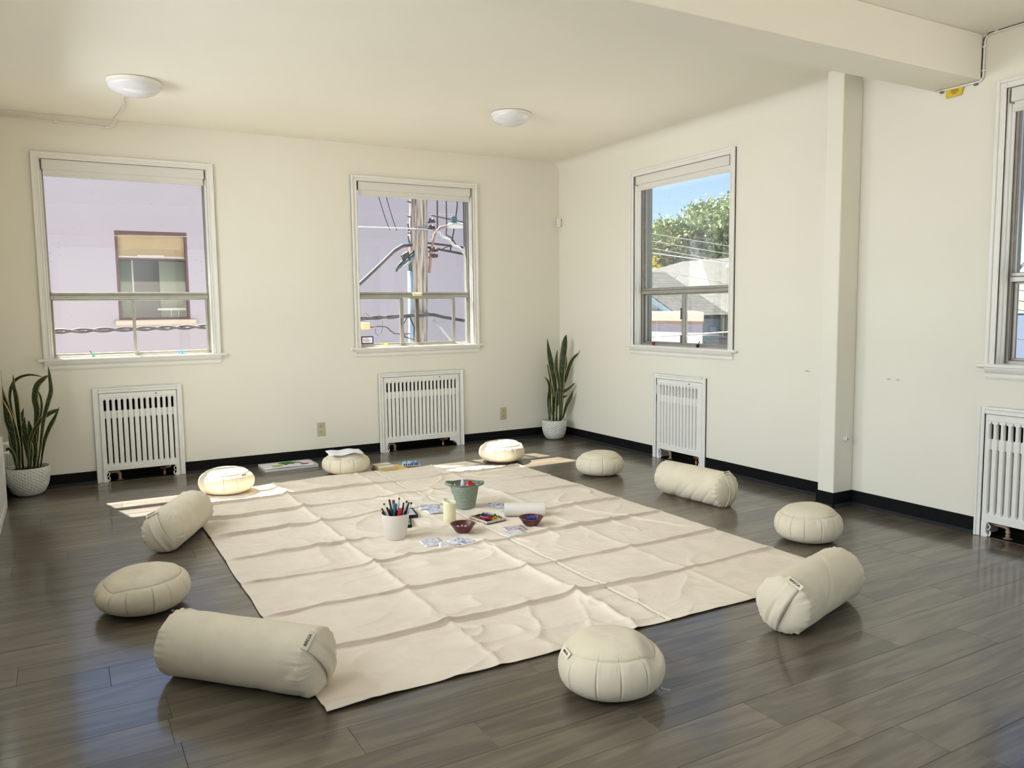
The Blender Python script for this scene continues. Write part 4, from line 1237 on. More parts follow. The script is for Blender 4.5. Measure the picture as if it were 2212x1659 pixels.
# ------------------------------------------------------------------ drop cloth
def cloth_h(X, Y, lean=False):
    z = np.zeros_like(X)+0.004
    ln = np.zeros_like(X)
    for k, yk in enumerate((-1.285, -1.725, -2.17, -2.668, -3.10, -3.585, -4.043)):
        wob = 0.034*fbm(X*1.6, X*0+k*3.1, 20+k, 3)
        d = Y-(yk+wob)
        a = 0.005+0.020*np.clip(vnoise(X*1.9, X*0+k*1.7, 30+k)*1.4-0.2, 0, 1)
        z += a*np.exp(-np.abs(d)/np.where(d>0,0.030,0.0055)) + 0.18*a*np.exp(-(d/0.06)**2) - 0.2*a*np.exp(-((d+0.022)/0.012)**2)
        ln += 1.2*a*np.exp(-np.abs(d)/np.where(d>0,0.030,0.0055))
        d2 = Y-(yk+wob+0.05+0.02*fbm(X*2.1, X*0, 60+k, 2))
        z += 0.010*np.clip(vnoise(X*1.1, X*0, 50+k)*2-0.9, 0, 1)*np.exp(-np.abs(d2)/0.010)
    for k, xk in enumerate((-3.225, -2.557, -1.893)):
        wob = 0.012*fbm(Y*1.1, Y*0+k*5.1, 80+k, 3)
        d = X-(xk+wob)
        a = 0.005+0.015*np.clip(vnoise(Y*1.5, Y*0+k, 90+k)*1.3-0.15, 0, 1)
        z += a*np.exp(-np.abs(d)/0.014) + 0.3*a*np.exp(-(d/0.05)**2)
    # wrinkles
    def ridge(u, v, s, seed, p=3.0):
        n = vnoise(u, v, seed)
        return (1-np.abs(2*n-1))**p
    th = 0.35
    wx = X+0.12*fbm(X*1.5, Y*1.5, 3); wy = Y+0.12*fbm(X*1.5, Y*1.5, 7)
    m1 = np.clip(fbm(X*1.0, Y*1.0, 110, 2)*1.6+0.45, 0, 1)
    z += 0.015*m1*ridge(wx*2.2, wy*6.5, 1, 120, 7)
    z += 0.013*np.clip(fbm(X, Y, 140, 2)*1.7+0.3, 0, 1)*ridge(wx*4.6+wy*2.0, wy*3.6-wx*2.2, 1, 130, 8)
    z += 0.012*np.clip(fbm(X, Y, 160, 2)*1.7+0.3, 0, 1)*ridge(wx*3.5-wy*2.4, wy*4.4+wx*1.6, 1, 150, 8)
    z += 0.0026*ridge(wx*9, wy*13, 1, 170, 2.5)
    z += 0.0045*(fbm(X*1.6, Y*1.6, 180, 3)+0.5)
    # calmer where the supplies stand
    cm = np.clip(1.25-((X+2.50)/0.72)**2-((Y+2.72)/0.46)**2, 0, 1)
    z = z*(1-0.62*cm)+0.004*cm
    # stitched seam
    ds = X-(-2.392+0.010*fbm(Y*1.4, Y*0, 190, 2))
    z -= 0.0045*np.exp(-(ds/0.0055)**2)
    z += 0.0035*np.exp(-((ds-0.016)/0.010)**2)
    z = np.maximum(z, 0.0022)
    return (z, ln*(1-0.62*cm)) if lean else z
NX, NY = 300, 620
xs_far = np.array([-3.95, -3.22, -2.962, -2.77, -2.45, -2.113, -1.923, -1.60, -1.46, -1.35, -1.248, -1.20])
ys_far = np.array([-0.93, -0.855, -0.806, -0.765, -0.80, -0.846, -0.84, -1.02, -1.13, -1.19, -1.29, -1.32])
s_ = np.linspace(0, 1, NX); t_ = np.linspace(0, 1, NY)
# cluster columns at the seam
SS, TT = np.meshgrid(s_, t_)
Xe = -3.888 + (3.888-1.222)*SS
yn = -4.520 + 0.006*np.sin(Xe*5) + 0.012*np.exp(-((Xe+2.55)/0.09)**2) - 0.012*np.clip((Xe+2.3), 0, 1.1)
yf = np.interp(Xe, xs_far, ys_far) + 0.010*fbm(Xe*5, Xe*0, 200, 2)
Ye = yn + (yf-yn)*TT
Xe = Xe + 0.006*fbm(Ye*4, Ye*0+SS*0, 210, 2)*(1-np.minimum(1, np.minimum(SS, 1-SS)*20)) + 0.012*(SS-0.5)*fbm(Ye*0.8, Ye*0, 215, 2)
Ze, Ln = cloth_h(Xe, Ye, True)
Ln = Ln*np.clip(np.minimum.reduce([SS, 1-SS, TT, 1-TT])*40, 0, 1)
edge = np.minimum.reduce([SS*NX, (1-SS)*NX, TT*NY, (1-TT)*NY])
Ze = np.where(edge < 6, Ze*(0.35+0.65*edge/6)+(0.0045+0.004*np.clip(fbm(Xe*3, Ye*3, 3), 0, 1))*(1-edge/6), Ze)
drop = gridmesh('drop_cloth', np.stack([Xe, Ye-Ln, Ze], -1), CANVAS)
_sl = drop.modifiers.new('s', 'SOLIDIFY'); _sl.thickness = 0.0016; _sl.offset = -1
tag(drop, 'large creased cream canvas drop cloth spread on the grey plank floor', 'drop cloth')
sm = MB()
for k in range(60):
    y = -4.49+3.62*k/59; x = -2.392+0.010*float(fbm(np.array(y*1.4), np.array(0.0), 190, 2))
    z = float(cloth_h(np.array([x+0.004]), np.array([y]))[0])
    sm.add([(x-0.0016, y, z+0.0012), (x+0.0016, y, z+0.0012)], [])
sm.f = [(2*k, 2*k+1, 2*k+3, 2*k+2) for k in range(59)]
sm.build('seam_stitching', mat('seam_brown', (0.22, 0.17, 0.12), 0.9), drop, fix=False)  # dark brown strip along the stitched seam
stn = MB(); a0 = [(-3.45, -3.72)]
pts = [(-3.325+0.075*math.cos(2*PI*k/18)*(1+0.35*math.sin(3.1*k)), -3.80+0.045*math.sin(2*PI*k/18)*(1+0.3*math.cos(2.3*k))) for k in range(18)]
def ch(x, y): return float(cloth_h(np.array([x]), np.array([y]))[0])
def chm(x, y, r):
    a = np.linspace(-r, r, 7); A, B = np.meshgrid(x+a, y+a)
    return float(np.percentile(cloth_h(A, B), 70))

# ------------------------------------------------------------------ zafu cushions
def zafu(name, loc, R_, h, rot, seed, label, dents=(), pull=None, tagang=None, top_r=0.80, npan=13, tilt=0.0):
    rs = np.random.RandomState(seed)
    root = empty(name, loc, rot, label, 'cushion', 'round cream pleated floor cushions')
    # angular samples, dense just after every pleat
    u = np.array([0.0, .012, .03, .06, .10, .16, .23, .31, .40, .5, .6, .69, .77, .84, .90, .94, .97, .99])
    wp = rs.uniform(0.75, 1.25, npan); wp = wp/wp.sum()*2*PI
    st_ = np.concatenate([[0], np.cumsum(wp)[:-1]])
    th = np.concatenate([s0+w*u for s0, w in zip(st_, wp)])
    uu = np.tile(u, npan); pid = np.repeat(np.arange(npan), len(u))
    depth = rs.uniform(0.4, 1.0, npan)[pid]
    # profile
    ps = math.radians(48)
    phi = np.concatenate([np.linspace(-90, -50, 9), np.linspace(-46, 46, 22), [47.0, 48.0, 49.0, 50.5], np.linspace(53, 90, 15)])
    ph = np.radians(phi)
    PH, TH = np.meshgrid(ph, th, indexing='ij')
    UU = np.tile(uu, (len(ph), 1)); DP = np.tile(depth, (len(ph), 1))
    r = R_*np.abs(np.cos(PH))**0.50
    zz = np.where(PH > 0, h*0.46*np.abs(np.sin(PH))**1.0, -h*0.46*np.abs(np.sin(PH))**0.9)
    z = zz + h*0.46
    z = np.where(PH > ps, z + h*0.10*(np.sin(PH)-math.sin(ps))/(1-math.sin(ps)), z)
    z = np.maximum(z, 0.0)
    # bottom centre pulled in
    side = np.clip((np.cos((np.degrees(PH))*PI/2/62)), 0, 1)*(np.abs(PH) < math.radians(60))
    step = -0.0120*np.exp(-UU/0.042) + 0.0022*np.exp(-((UU-0.10)/0.07)**2) + 0.0012*np.sin(UU*PI)
    r = r + step*DP*side
    # ties of small gathers below the top seam and above the bottom seam
    g = np.exp(-((np.degrees(PH)-34)/14)**2) + 0.7*np.exp(-((np.degrees(PH)+36)/12)**2)
    gn = vnoise(TH*16, PH*0.8, seed+3)-0.5 + 0.7*(vnoise(TH*38, PH*1.2, seed+4)-0.5)
    r = r + 0.0055*g*gn
    # seam groove
    sg = np.exp(-((np.degrees(PH)-48)/1.3)**2)
    r = r - 0.0035*sg; z = z - 0.002*sg
    zd = np.zeros_like(z)
    X_ = r*np.cos(TH); Y_ = r*np.sin(TH)
    lum = fbm(X_*6+seed, Y_*6, seed+9, 3)
    z = z + 0.010*lum*np.clip(np.sin(PH), 0, 1)
    k = 1+0.02*np.sin(TH*2+seed)+0.014*np.sin(TH*3+seed*2)
    X_ *= k; Y_ *= k
    for (da, dr, w, dep, ang, ell) in dents:
        cx, cy = dr*math.cos(da), dr*math.sin(da)
        ca, sa = math.cos(ang), math.sin(ang)
        ax = (X_-cx)*ca+(Y_-cy)*sa; ay = -(X_-cx)*sa+(Y_-cy)*ca
        z = z - dep*np.exp(-(ax/(w*ell))**2-(ay/w)**2)*np.clip(np.sin(PH)*1.5+0.1, 0, 1)
    # whole-shape slump
    z = z*(1+tilt*(X_/R_))
    z = np.maximum(z, 0.0)
    arr = np.stack([X_, Y_, z], -1)
    gridmesh('cover', arr, COTTON, root, wrap=True)
    rr = R_*0.55
    if pull is not None:
        b = MB(); c, s = math.cos(pull), math.sin(pull); q = R_*0.96
        b.box(-0.004, 0.004, -0.006, 0.006, 0.0, 0.010, 0.002)
        b.tube([(0.004, 0, 0.005), (0.024, 0.004, 0.0045), (0.030, 0, 0.004), (0.024, -0.004, 0.0045), (0.004, 0, 0.005)], 0.0013, 6)
        b.v = [(v[0]*c-v[1]*s+q*c, v[0]*s+v[1]*c+q*s, v[2]+0.012) for v in b.v]
        b.build('zipper_pull', CHROME, root, smooth=40)
    if tagang is not None:
        # folded fabric tag lying on the side just under the top seam
        c, s = math.cos(tagang), math.sin(tagang)
        i = int(np.argmin(np.abs(np.degrees(ph)-44))); j = int(np.argmin(np.abs(((th-tagang+PI) % (2*PI))-PI)))
        P0 = Vector(arr[i, j]); i2 = int(np.argmin(np.abs(np.degrees(ph)-20))); P1 = Vector(arr[i2, j])
        dn = (P1-P0).normalized(); tn = Vector((-s, c, 0)); nn = tn.cross(dn); 
        if nn.dot(Vector((c, s, 0))) < 0: nn = -nn
        mw = Matrix(((tn.x, -dn.x, nn.x, P0.x), (tn.y, -dn.y, nn.y, P0.y), (tn.z, -dn.z, nn.z, P0.z), (0, 0, 0, 1)))
        b = MB().box(-0.034, 0.034, -0.020, 0.002, 0.006, 0.0075); b.v = [tuple(mw @ Vector(v)) for v in b.v]
        to = b.build('fabric_tag', TAGM, root)
        text_part('BIREGA', 0.0125, INK, to, mw @ Matrix.Translation((0, -0.009, 0.0079)))
    return root
def face(x, y):   # angle from a point on the floor towards the camera
    return math.atan2(-7.0488-y, -4.5955-x)
Z7 = (-2.962, -4.862)
zafu('floor_cushion', (*Z7, 0.0), 0.185, 0.196, 0, 21, 'round pleated cushion resting against the near edge of the cloth, creased on its right',
     dents=[(face(*Z7)+1.35, 0.155, 0.030, 0.020, face(*Z7)+0.45, 2.6), (face(*Z7)+1.0, 0.175, 0.022, 0.012, face(*Z7)+0.3, 2.0)], pull=face(*Z7)+1.42, tagang=face(*Z7)-1.18)
zafu('floor_cushion', (-4.330, -3.13, 0.0), 0.203, 0.180, 0, 22, 'round pleated cushion on the bare floor at the left, dented on top',
     dents=[(face(-4.3, -3.16)-0.9, 0.105, 0.060, 0.028, 0.5, 1.7)], pull=face(-4.3, -3.16)+0.62, tilt=0.06)
zafu('floor_cushion', (-3.575, -0.92, 0.004), 0.197, 0.186, 0.6, 23, 'round cushion in bright sunlight at the upper left of the cloth',
     dents=[(face(-3.57, -0.92), 0.0, 0.09, 0.012, 0.0, 1.6)], tagang=face(-3.57, -0.92)+0.15, tilt=0.03)
zafu('floor_cushion', (-2.583, -0.690, 0.0), 0.194, 0.172, 1.1, 24, 'round cushion with a sheet of paper lying on top', pull=face(-2.6, -0.77)+0.1)
zafu('floor_cushion', (-1.242, -0.955, 0.0), 0.198, 0.178, 1.9, 25, 'sunlit round cushion at the top right corner of the cloth', tagang=face(-1.24, -0.97)-0.05)
zafu('floor_cushion', (-0.845, -1.885, 0.0), 0.192, 0.184, 2.7, 26, 'round cushion on bare floor between the cloth and the right radiator cover', pull=face(-0.85, -1.885)+0.15)
zafu('floor_cushion', (-0.905, -4.00, 0.0), 0.187, 0.202, 3.3, 27, 'round pleated cushion on the floor before the wall column', pull=face(-0.9, -4.0)-0.0, top_r=0.8)
# paper on the third cushion
px, py = -2.608, -0.735
ga = np.zeros((10, 14, 3))
for i in range(10):
    for j in range(14):
        v = (i/9-0.5)*0.215; u = (j/13-0.5)*0.280
        a = -0.12
        ga[i, j] = (px+u*math.cos(a)-v*math.sin(a), py+u*math.sin(a)+v*math.cos(a), 0.186-0.010*(i < 2)*(0.5+0.5*math.sin(j*0.5))-0.06*(u*u)*2+0.004*math.sin(j*0.9))
pp = gridmesh('paper_sheet', ga, PAPER); tag(pp, 'white sheet of paper lying on top of a round cushion', 'paper')
sol = pp.modifiers.new('s', 'SOLIDIFY'); sol.thickness = 0.0015; sol.offset = 1

# ------------------------------------------------------------------ bolsters
def bolster(loc, rz, seed, label, L_=0.60, R_=0.118, strap_rot=0.5, strap_end=1, zoff=0.0, roll=0.0, wr=1.0, flatr=0.95):
    root = empty('bolster', (*loc, zoff), rz, label, 'bolster', 'cream cylindrical bolsters with end straps')
    n = 112
    hl = L_/2
    xs = np.concatenate([np.linspace(-hl+0.014, hl-0.014, 64)])
    A = np.arange(n)/n*2*PI
    XX, AA = np.meshgrid(xs, A, indexing='ij')
    e = hl-np.abs(XX)
    r = R_*(1-0.045*np.exp(-e/0.012)) + 0.003*np.cos(XX*3)
    # gathers by the rims
    gn = (vnoise(AA*17, XX*6, seed)-0.5)+0.6*(vnoise(AA*34, XX*9, seed+1)-0.5)
    r = r + 0.015*np.exp(-e/0.030)*gn
    # long soft diagonal wrinkles in the body
    rd = (1-np.abs(2*vnoise(XX*11+AA*1.3, AA*0.22, seed+5)-1))**6
    r = r - 0.0075*wr*rd*np.clip(vnoise(XX*3, AA*0.8, seed+7)*2-0.5, 0, 1)
    r = r + 0.0035*fbm(XX*4, AA*0.9, seed+2, 2)
    # close the angular seam of the noise
    w = np.clip((AA-(2*PI-0.5))/0.5, 0, 1); r = r*(1-w)+r[:, :1]*w
    cz = R_*0.965
    def place(x, r_, a):
        y = r_*np.cos(a)*1.012; z = cz + r_*np.sin(a)
        z = np.maximum(z, 0.0005)
        return np.stack([x, y, z], -1)
    AR = AA+PI/2*3
    body = place(XX, r, AR)
    gridmesh('cover', body, COTTON, root, wrap=True, flip=True)
    for sgn in (-1, 1):
        q = np.array([1.0, 1.012, 1.010, 0.995, 0.975, 0.95, 0.90, 0.82, 0.72, 0.6, 0.45, 0.3, 0.15, 0.001])
        dx = np.array([-0.016, -0.010, -0.004, 0.001, 0.005, 0.009, 0.015, 0.022, 0.028, 0.033, 0.037, 0.040, 0.041, 0.042])-0.008
        QQ, A2 = np.meshgrid(q, A, indexing='ij'); DX = np.tile(dx[:, None], (1, n))
        r0 = r[-1 if sgn > 0 else 0][None, :]
        mixw = np.clip((QQ-0.8)/0.2, 0, 1)
        rr = QQ*(r0*mixw+R_*0.96*(1-mixw))
        g2 = (vnoise(A2*15, QQ*0, seed+11)-0.5)*0.008*np.clip((QQ-0.7)/0.3, 0, 1)*(QQ < 0.99)
        xx = sgn*(hl-0.004+DX+g2)
        cap = place(xx, rr, A2+PI/2*3)
        gridmesh('end_panel', cap, COTTON, root, wrap=True, flip=(sgn > 0))
    # grab strap over one end
    sg = strap_end
    m_, k_ = 25, 7
    S_ = np.zeros((m_, k_, 3))
    for i in range(m_):
        v = -1+2*i/(m_-1)
        for j in range(k_):
            s = (j/(k_-1)-0.5)*0.062
            d = v*R_*0.985
            rad2 = min((d*d+s*s)/(R_*R_), 1)
            out = hl+0.032*(1-rad2)-0.008 + 0.016*(1-v*v)*(1+0.3*math.sin(j*1.3+seed)) + 0.004 + 0.0035*math.sin(j*2.2+v*2+seed)
            if abs(v) > 0.93: out -= 0.004
            y = s*math.cos(strap_rot)-d*math.sin(strap_rot); z = s*math.sin(strap_rot)+d*math.cos(strap_rot)
            S_[i, j] = (sg*out, y, max(cz+z, 0.002))
    stp = gridmesh('strap', S_, STRAPM, root, flip=sg < 0)
    so_ = stp.modifiers.new('s', 'SOLIDIFY'); so_.thickness = 0.004; so_.offset = -1 if sg > 0 else -1
    # printed tag folded over the rim
    ca, sa = math.cos(strap_rot), math.sin(strap_rot)
    up = Vector((0, -sa, ca)); ac = Vector((0, ca, sa))
    c0 = Vector((sg*(hl-0.006), 0, cz)) + up*(R_*1.0+0.001)
    tn = ac*(1 if sg > 0 else -1)
    nn = (up*0.80 + Vector((sg*0.6, 0, 0))).normalized()
    yy = nn.cross(tn).normalized()
    mw = Matrix(((tn.x, yy.x, nn.x, c0.x), (tn.y, yy.y, nn.y, c0.y), (tn.z, yy.z, nn.z, c0.z), (0, 0, 0, 1)))
    b = MB().box(-0.036, 0.036, -0.013, 0.013, 0.0, 0.003, 0.001); b.v = [tuple(mw @ Vector(v)) for v in b.v]
    to = b.build('fabric_tag', TAGM, root)
    text_part('BIREGA', 0.0145, INK, to, mw @ Matrix.Translation((0, 0.001, 0.0033)))
    return root
def bol(A, B, seed, label, L_=0.6, **k):
    # strap end A, other end B (floor points under the axis)
    ax, ay = A; bx, by = B
    rz = math.atan2(ay-by, ax-bx)
    d = math.hypot(ax-bx, ay-by)
    cx, cy = (ax+bx)/2, (ay+by)/2
    return bolster((cx, cy), rz, seed, label, L_=L_, **k)
bol((-3.865, -4.372), (-4.285, -3.915), 31, 'large cream bolster lying at the near left corner of the drop cloth', 0.62, strap_rot=0.55, zoff=0.004)
bol((-4.160, -2.290), (-3.925, -1.800), 32, 'cream bolster lying across the left edge of the cloth', 0.56, strap_rot=0.45, wr=0.7, zoff=0.006)
bol((-0.765, -3.215), (-0.810, -2.645), 33, 'cream bolster on bare floor before the right wall radiator cover', 0.58, strap_rot=0.05)
bol((-2.078, -4.850), (-1.545, -4.700), 34, 'cream bolster lying over the near right corner of the cloth', 0.58, strap_rot=-0.45, wr=0.6, zoff=0.006)

# ------------------------------------------------------------------ plants
def pot_mat():
    m = mat('dimpled_pot', (0.80, 0.78, 0.70), 0.45, spec=0.4)
    n = m.node_tree; N, L = n.nodes, n.links
    b = N['Principled BSDF']
    tc = N.new('ShaderNodeTexCoord'); mp = N.new('ShaderNodeMapping'); mp.inputs['Scale'].default_value = (0.62, 0.62, 1); mp.inputs['Rotation'].default_value = (0, 0, PI/4)
    vo = N.new('ShaderNodeTexVoronoi'); vo.inputs['Scale'].default_value = 1.0; vo.inputs['Randomness'].default_value = 0.0
    L.new(tc.outputs['UV'], mp.inputs[0]); L.new(mp.outputs[0], vo.inputs['Vector'])
    rg = N.new('ShaderNodeMapRange'); rg.inputs['From Min'].default_value = 0.12; rg.inputs['From Max'].default_value = 0.42
    L.new(vo.outputs['Distance'], rg.inputs['Value'])
    bp = N.new('ShaderNodeBump'); bp.inputs['Strength'].default_value = 0.9; bp.inputs['Distance'].default_value = 0.006
    L.new(rg.outputs[0], bp.inputs['Height']); L.new(bp.outputs[0], b.inputs['Normal'])
    return m
POTM = pot_mat()
def leafm():
    m = mat('snake_leaf', (0.06, 0.10, 0.04), 0.4, spec=0.4)
    n = m.node_tree; N, L = n.nodes, n.links
    b = N['Principled BSDF']
    tc = N.new('ShaderNodeTexCoord'); sp = N.new('ShaderNodeSeparateXYZ'); L.new(tc.outputs['UV'], sp.inputs[0])
    # mottled bands
    mp = N.new('ShaderNodeMapping'); mp.inputs['Scale'].default_value = (3.0, 26.0, 1)
    L.new(tc.outputs['UV'], mp.inputs[0])
    nz = N.new('ShaderNodeTexNoise'); nz.inputs['Scale'].default_value = 1.6; nz.inputs['Detail'].default_value = 3; nz.inputs['Distortion'].default_value = 1.0
    L.new(mp.outputs[0], nz.inputs['Vector'])
    r = N.new('ShaderNodeValToRGB'); r.color_ramp.elements[0].position = 0.42; r.color_ramp.elements[1].position = 0.60
    r.color_ramp.elements[0].color = (0.006, 0.014, 0.006, 1); r.color_ramp.elements[1].color = (0.055, 0.090, 0.030, 1)
    L.new(nz.outputs['Fac'], r.inputs[0])
    # yellow margin where |u-0.5| is large
    s = N.new('ShaderNodeMath'); s.operation = 'SUBTRACT'; s.inputs[1].default_value = 0.5; L.new(sp.outputs['X'], s.inputs[0])
    a = N.new('ShaderNodeMath'); a.operation = 'ABSOLUTE'; L.new(s.outputs[0], a.inputs[0])
    g = N.new('ShaderNodeMath'); g.operation = 'GREATER_THAN'; g.inputs[1].default_value = 0.385; L.new(a.outputs[0], g.inputs[0])
    mx = N.new('ShaderNodeMixRGB'); mx.inputs[2].default_value = (0.52, 0.44, 0.16, 1)
    L.new(g.outputs[0], mx.inputs[0]); L.new(r.outputs[0], mx.inputs[1]); L.new(mx.outputs[0], b.inputs['Base Color'])
    return m
LEAF = leafm()
RGT = Vector((0.8688, -0.4952, 0)); FWD = Vector((0.4952, 0.8688, 0))
def catmull(P, n):
    P = [np.array(p, float) for p in P]
    P = [2*P[0]-P[1]]+P+[2*P[-1]-P[-2]]
    out = []
    segs = len(P)-3
    for i in range(n):
        t = i/(n-1)*segs; k = min(int(t), segs-1); t -= k
        p0, p1, p2, p3 = P[k:k+4]
        out.append(0.5*((2*p1)+(-p0+p2)*t+(2*p0-5*p1+4*p2-p3)*t*t+(-p0+3*p1-3*p2+p3)*t**3))
    return np.array(out)
def plant(loc, R_, h, leaves, label, scale, u0, v0, seed, lim):
    rs = random.Random(seed)
    root = empty('snake_plant', loc, 0, label, 'plant', 'potted snake plants')
    n = 72
    prof = [(0.0, 0.0), (R_*0.42, 0.0), (R_*0.58, 0.006), (R_*0.75, h*0.12), (R_*0.90, h*0.32), (R_*0.97, h*0.52), (R_*0.995, h*0.75), (R_, h*0.985), (R_*0.99, h), (R_*0.965, h), (R_*0.955, h*0.97), (R_*0.93, h*0.80)]
    arr = np.zeros((len(prof), n+1, 3)); uv = np.zeros((len(prof), n+1, 2))
    ln = 0; last = prof[0]
    for i, (r, z) in enumerate(prof):
        ln += math.hypot(r-last[0], z-last[1]); last = (r, z)
        for k in range(n+1):
            a = 2*PI*k/n
            arr[i, k] = (r*math.cos(a), r*math.sin(a), z); uv[i, k] = (a*R_/0.0165, ln/0.011)
    gridmesh('pot', arr, POTM, root, uv=uv, flip=True)
    MB().lathe([(0.0, 0.008), (R_*0.4, 0.012), (R_*0.93, 0.0)], 28, 0, 0, h*0.86, closed=False).build('soil', SOIL, root, smooth=True)
    for (pts, w) in leaves:
        c2 = catmull([((u-u0)/scale, (v0-v)/scale) for (u, v) in pts], 22)
        dep0 = rs.uniform(-0.35, 0.35)*R_; dep1 = rs.uniform(-0.06, 0.02)
        wid = 1.3*w/scale
        tw = rs.uniform(-0.45, 0.45); tw2 = tw+rs.uniform(-0.5, 0.5)
        G = np.zeros((22, 7, 3)); UV = np.zeros((22, 7, 2))
        ln = 0
        for i in range(22):
            t = i/21
            lat, z = c2[i]
            if i: ln += float(np.linalg.norm(c2[i]-c2[i-1]))
            c = RGT*lat + FWD*(dep0*(1-t)+dep1*t*1.0) + Vector((0, 0, max(z, h*0.84)))
            if i == 0: tan = c2[1]-c2[0]
            elif i == 21: tan = c2[21]-c2[20]
            else: tan = c2[i+1]-c2[i-1]
            tv = (RGT*tan[0]+Vector((0, 0, tan[1]))).normalized()
            side = tv.cross(FWD).normalized()
            an = tw*(1-t)+tw2*t
            sd = side*math.cos(an)+FWD*math.sin(an)
            nr = sd.cross(tv).normalized()
            # width profile: narrow base, widest at 55%, pointed tip
            wp = wid*(0.26+0.74*math.sin(min(1, t/0.6)*PI/2)**1.3)*(1 if t < 0.6 else max(0.0, (1-((t-0.6)/0.4)**1.7)))
            wp = max(wp, 0.0015)
            for j in range(7):
                q = j/6*2-1
                p = c + sd*(q*wp*0.5) + nr*(abs(q)**1.5*wp*0.16)
                x, y = p.x+loc[0], p.y+loc[1]
                x = min(max(x, lim[0]), lim[1]); y = min(y, lim[2])
                G[i, j] = (x-loc[0], y-loc[1], p.z+loc[2]); UV[i, j] = (j/6, ln)
        lf = gridmesh('leaf', G, LEAF, root, uv=UV)
        sm_ = lf.modifiers.new('s', 'SOLIDIFY'); sm_.thickness = 0.0025
    return root
L1 = [([(175,1150),(160,850),(125,640),(75,480),(75,395)],66), ([(185,1150),(165,900),(100,560),(55,410),(20,260),(0,165)],58), ([(205,1150),(205,900),(200,640),(198,450),(192,330),(203,208)],54),
      ([(190,1150),(165,800),(135,560),(132,430),(165,320),(235,248),(350,215),(450,225),(515,245)],22), ([(315,1140),(340,900),(380,680),(398,550),(392,450),(430,320),(520,245),(575,220)],62),
      ([(400,1130),(440,900),(480,650),(530,480),(558,370),(548,220),(537,138)],34), ([(370,1130),(430,900),(500,750),(580,640),(655,528)],42), ([(300,1150),(340,850),(430,680),(520,600),(600,566),(622,558)],34),
      ([(270,1140),(240,850),(222,680),(252,545)],38), ([(290,1140),(290,900),(262,740),(285,628)],44), ([(310,1140),(308,850),(325,740),(340,655)],38), ([(340,1140),(355,1000),(375,790)],40),
      ([(205,1150),(185,1010),(140,940),(80,980),(30,1090),(0,1145)],36), ([(165,1150),(140,980),(118,860),(104,756)],42), ([(350,1130),(395,750),(445,570),(458,470),(452,400),(435,362)],16),
      ([(230,1150),(225,950),(190,760),(130,560),(80,400)],44), ([(330,1150),(330,950),(300,820)],36)]
plant((-4.865, -0.170, 0), 0.146, 0.215, L1, 'tall snake plant in a dimpled white pot in the far left corner', 1317.0, 265.0, 1404.0, 41, (XL+0.03, -4.0, -0.03))
L2 = [([(285,1260),(270,1000),(290,840),(275,750),(222,675)],30), ([(300,1260),(300,900),(312,720),(290,600),(262,518)],38), ([(380,1260),(375,950),(350,720),(312,500),(285,350),(262,182)],62),
      ([(420,1260),(420,850),(400,680),(378,590),(380,450),(397,328)],46), ([(430,1260),(437,1000),(448,750),(462,500),(486,280),(500,190),(513,138)],68), ([(450,1260),(470,900),(492,650),(506,500),(510,372)],36),
      ([(440,1260),(470,850),(515,690),(562,530),(620,430),(727,338)],52), ([(330,1260),(325,1100),(370,950),(430,905),(520,860),(590,800),(628,768)],36), ([(340,1260),(345,1130),(390,1040),(450,970),(532,935)],44),
      ([(465,1240),(510,1080),(560,970),(602,866)],42), ([(330,1260),(345,1050),(330,890)],38), ([(370,1250),(392,950),(412,790)],34), ([(350,1260),(340,1000),(330,780),(345,640)],30)]
plant((-0.215, -0.215, 0), 0.128, 0.200, L2, 'smaller snake plant in a dimpled white pot in the corner by the right wall', 1272.0, 350.0, 1505.0, 42, (-1.5, -0.012, -0.012))

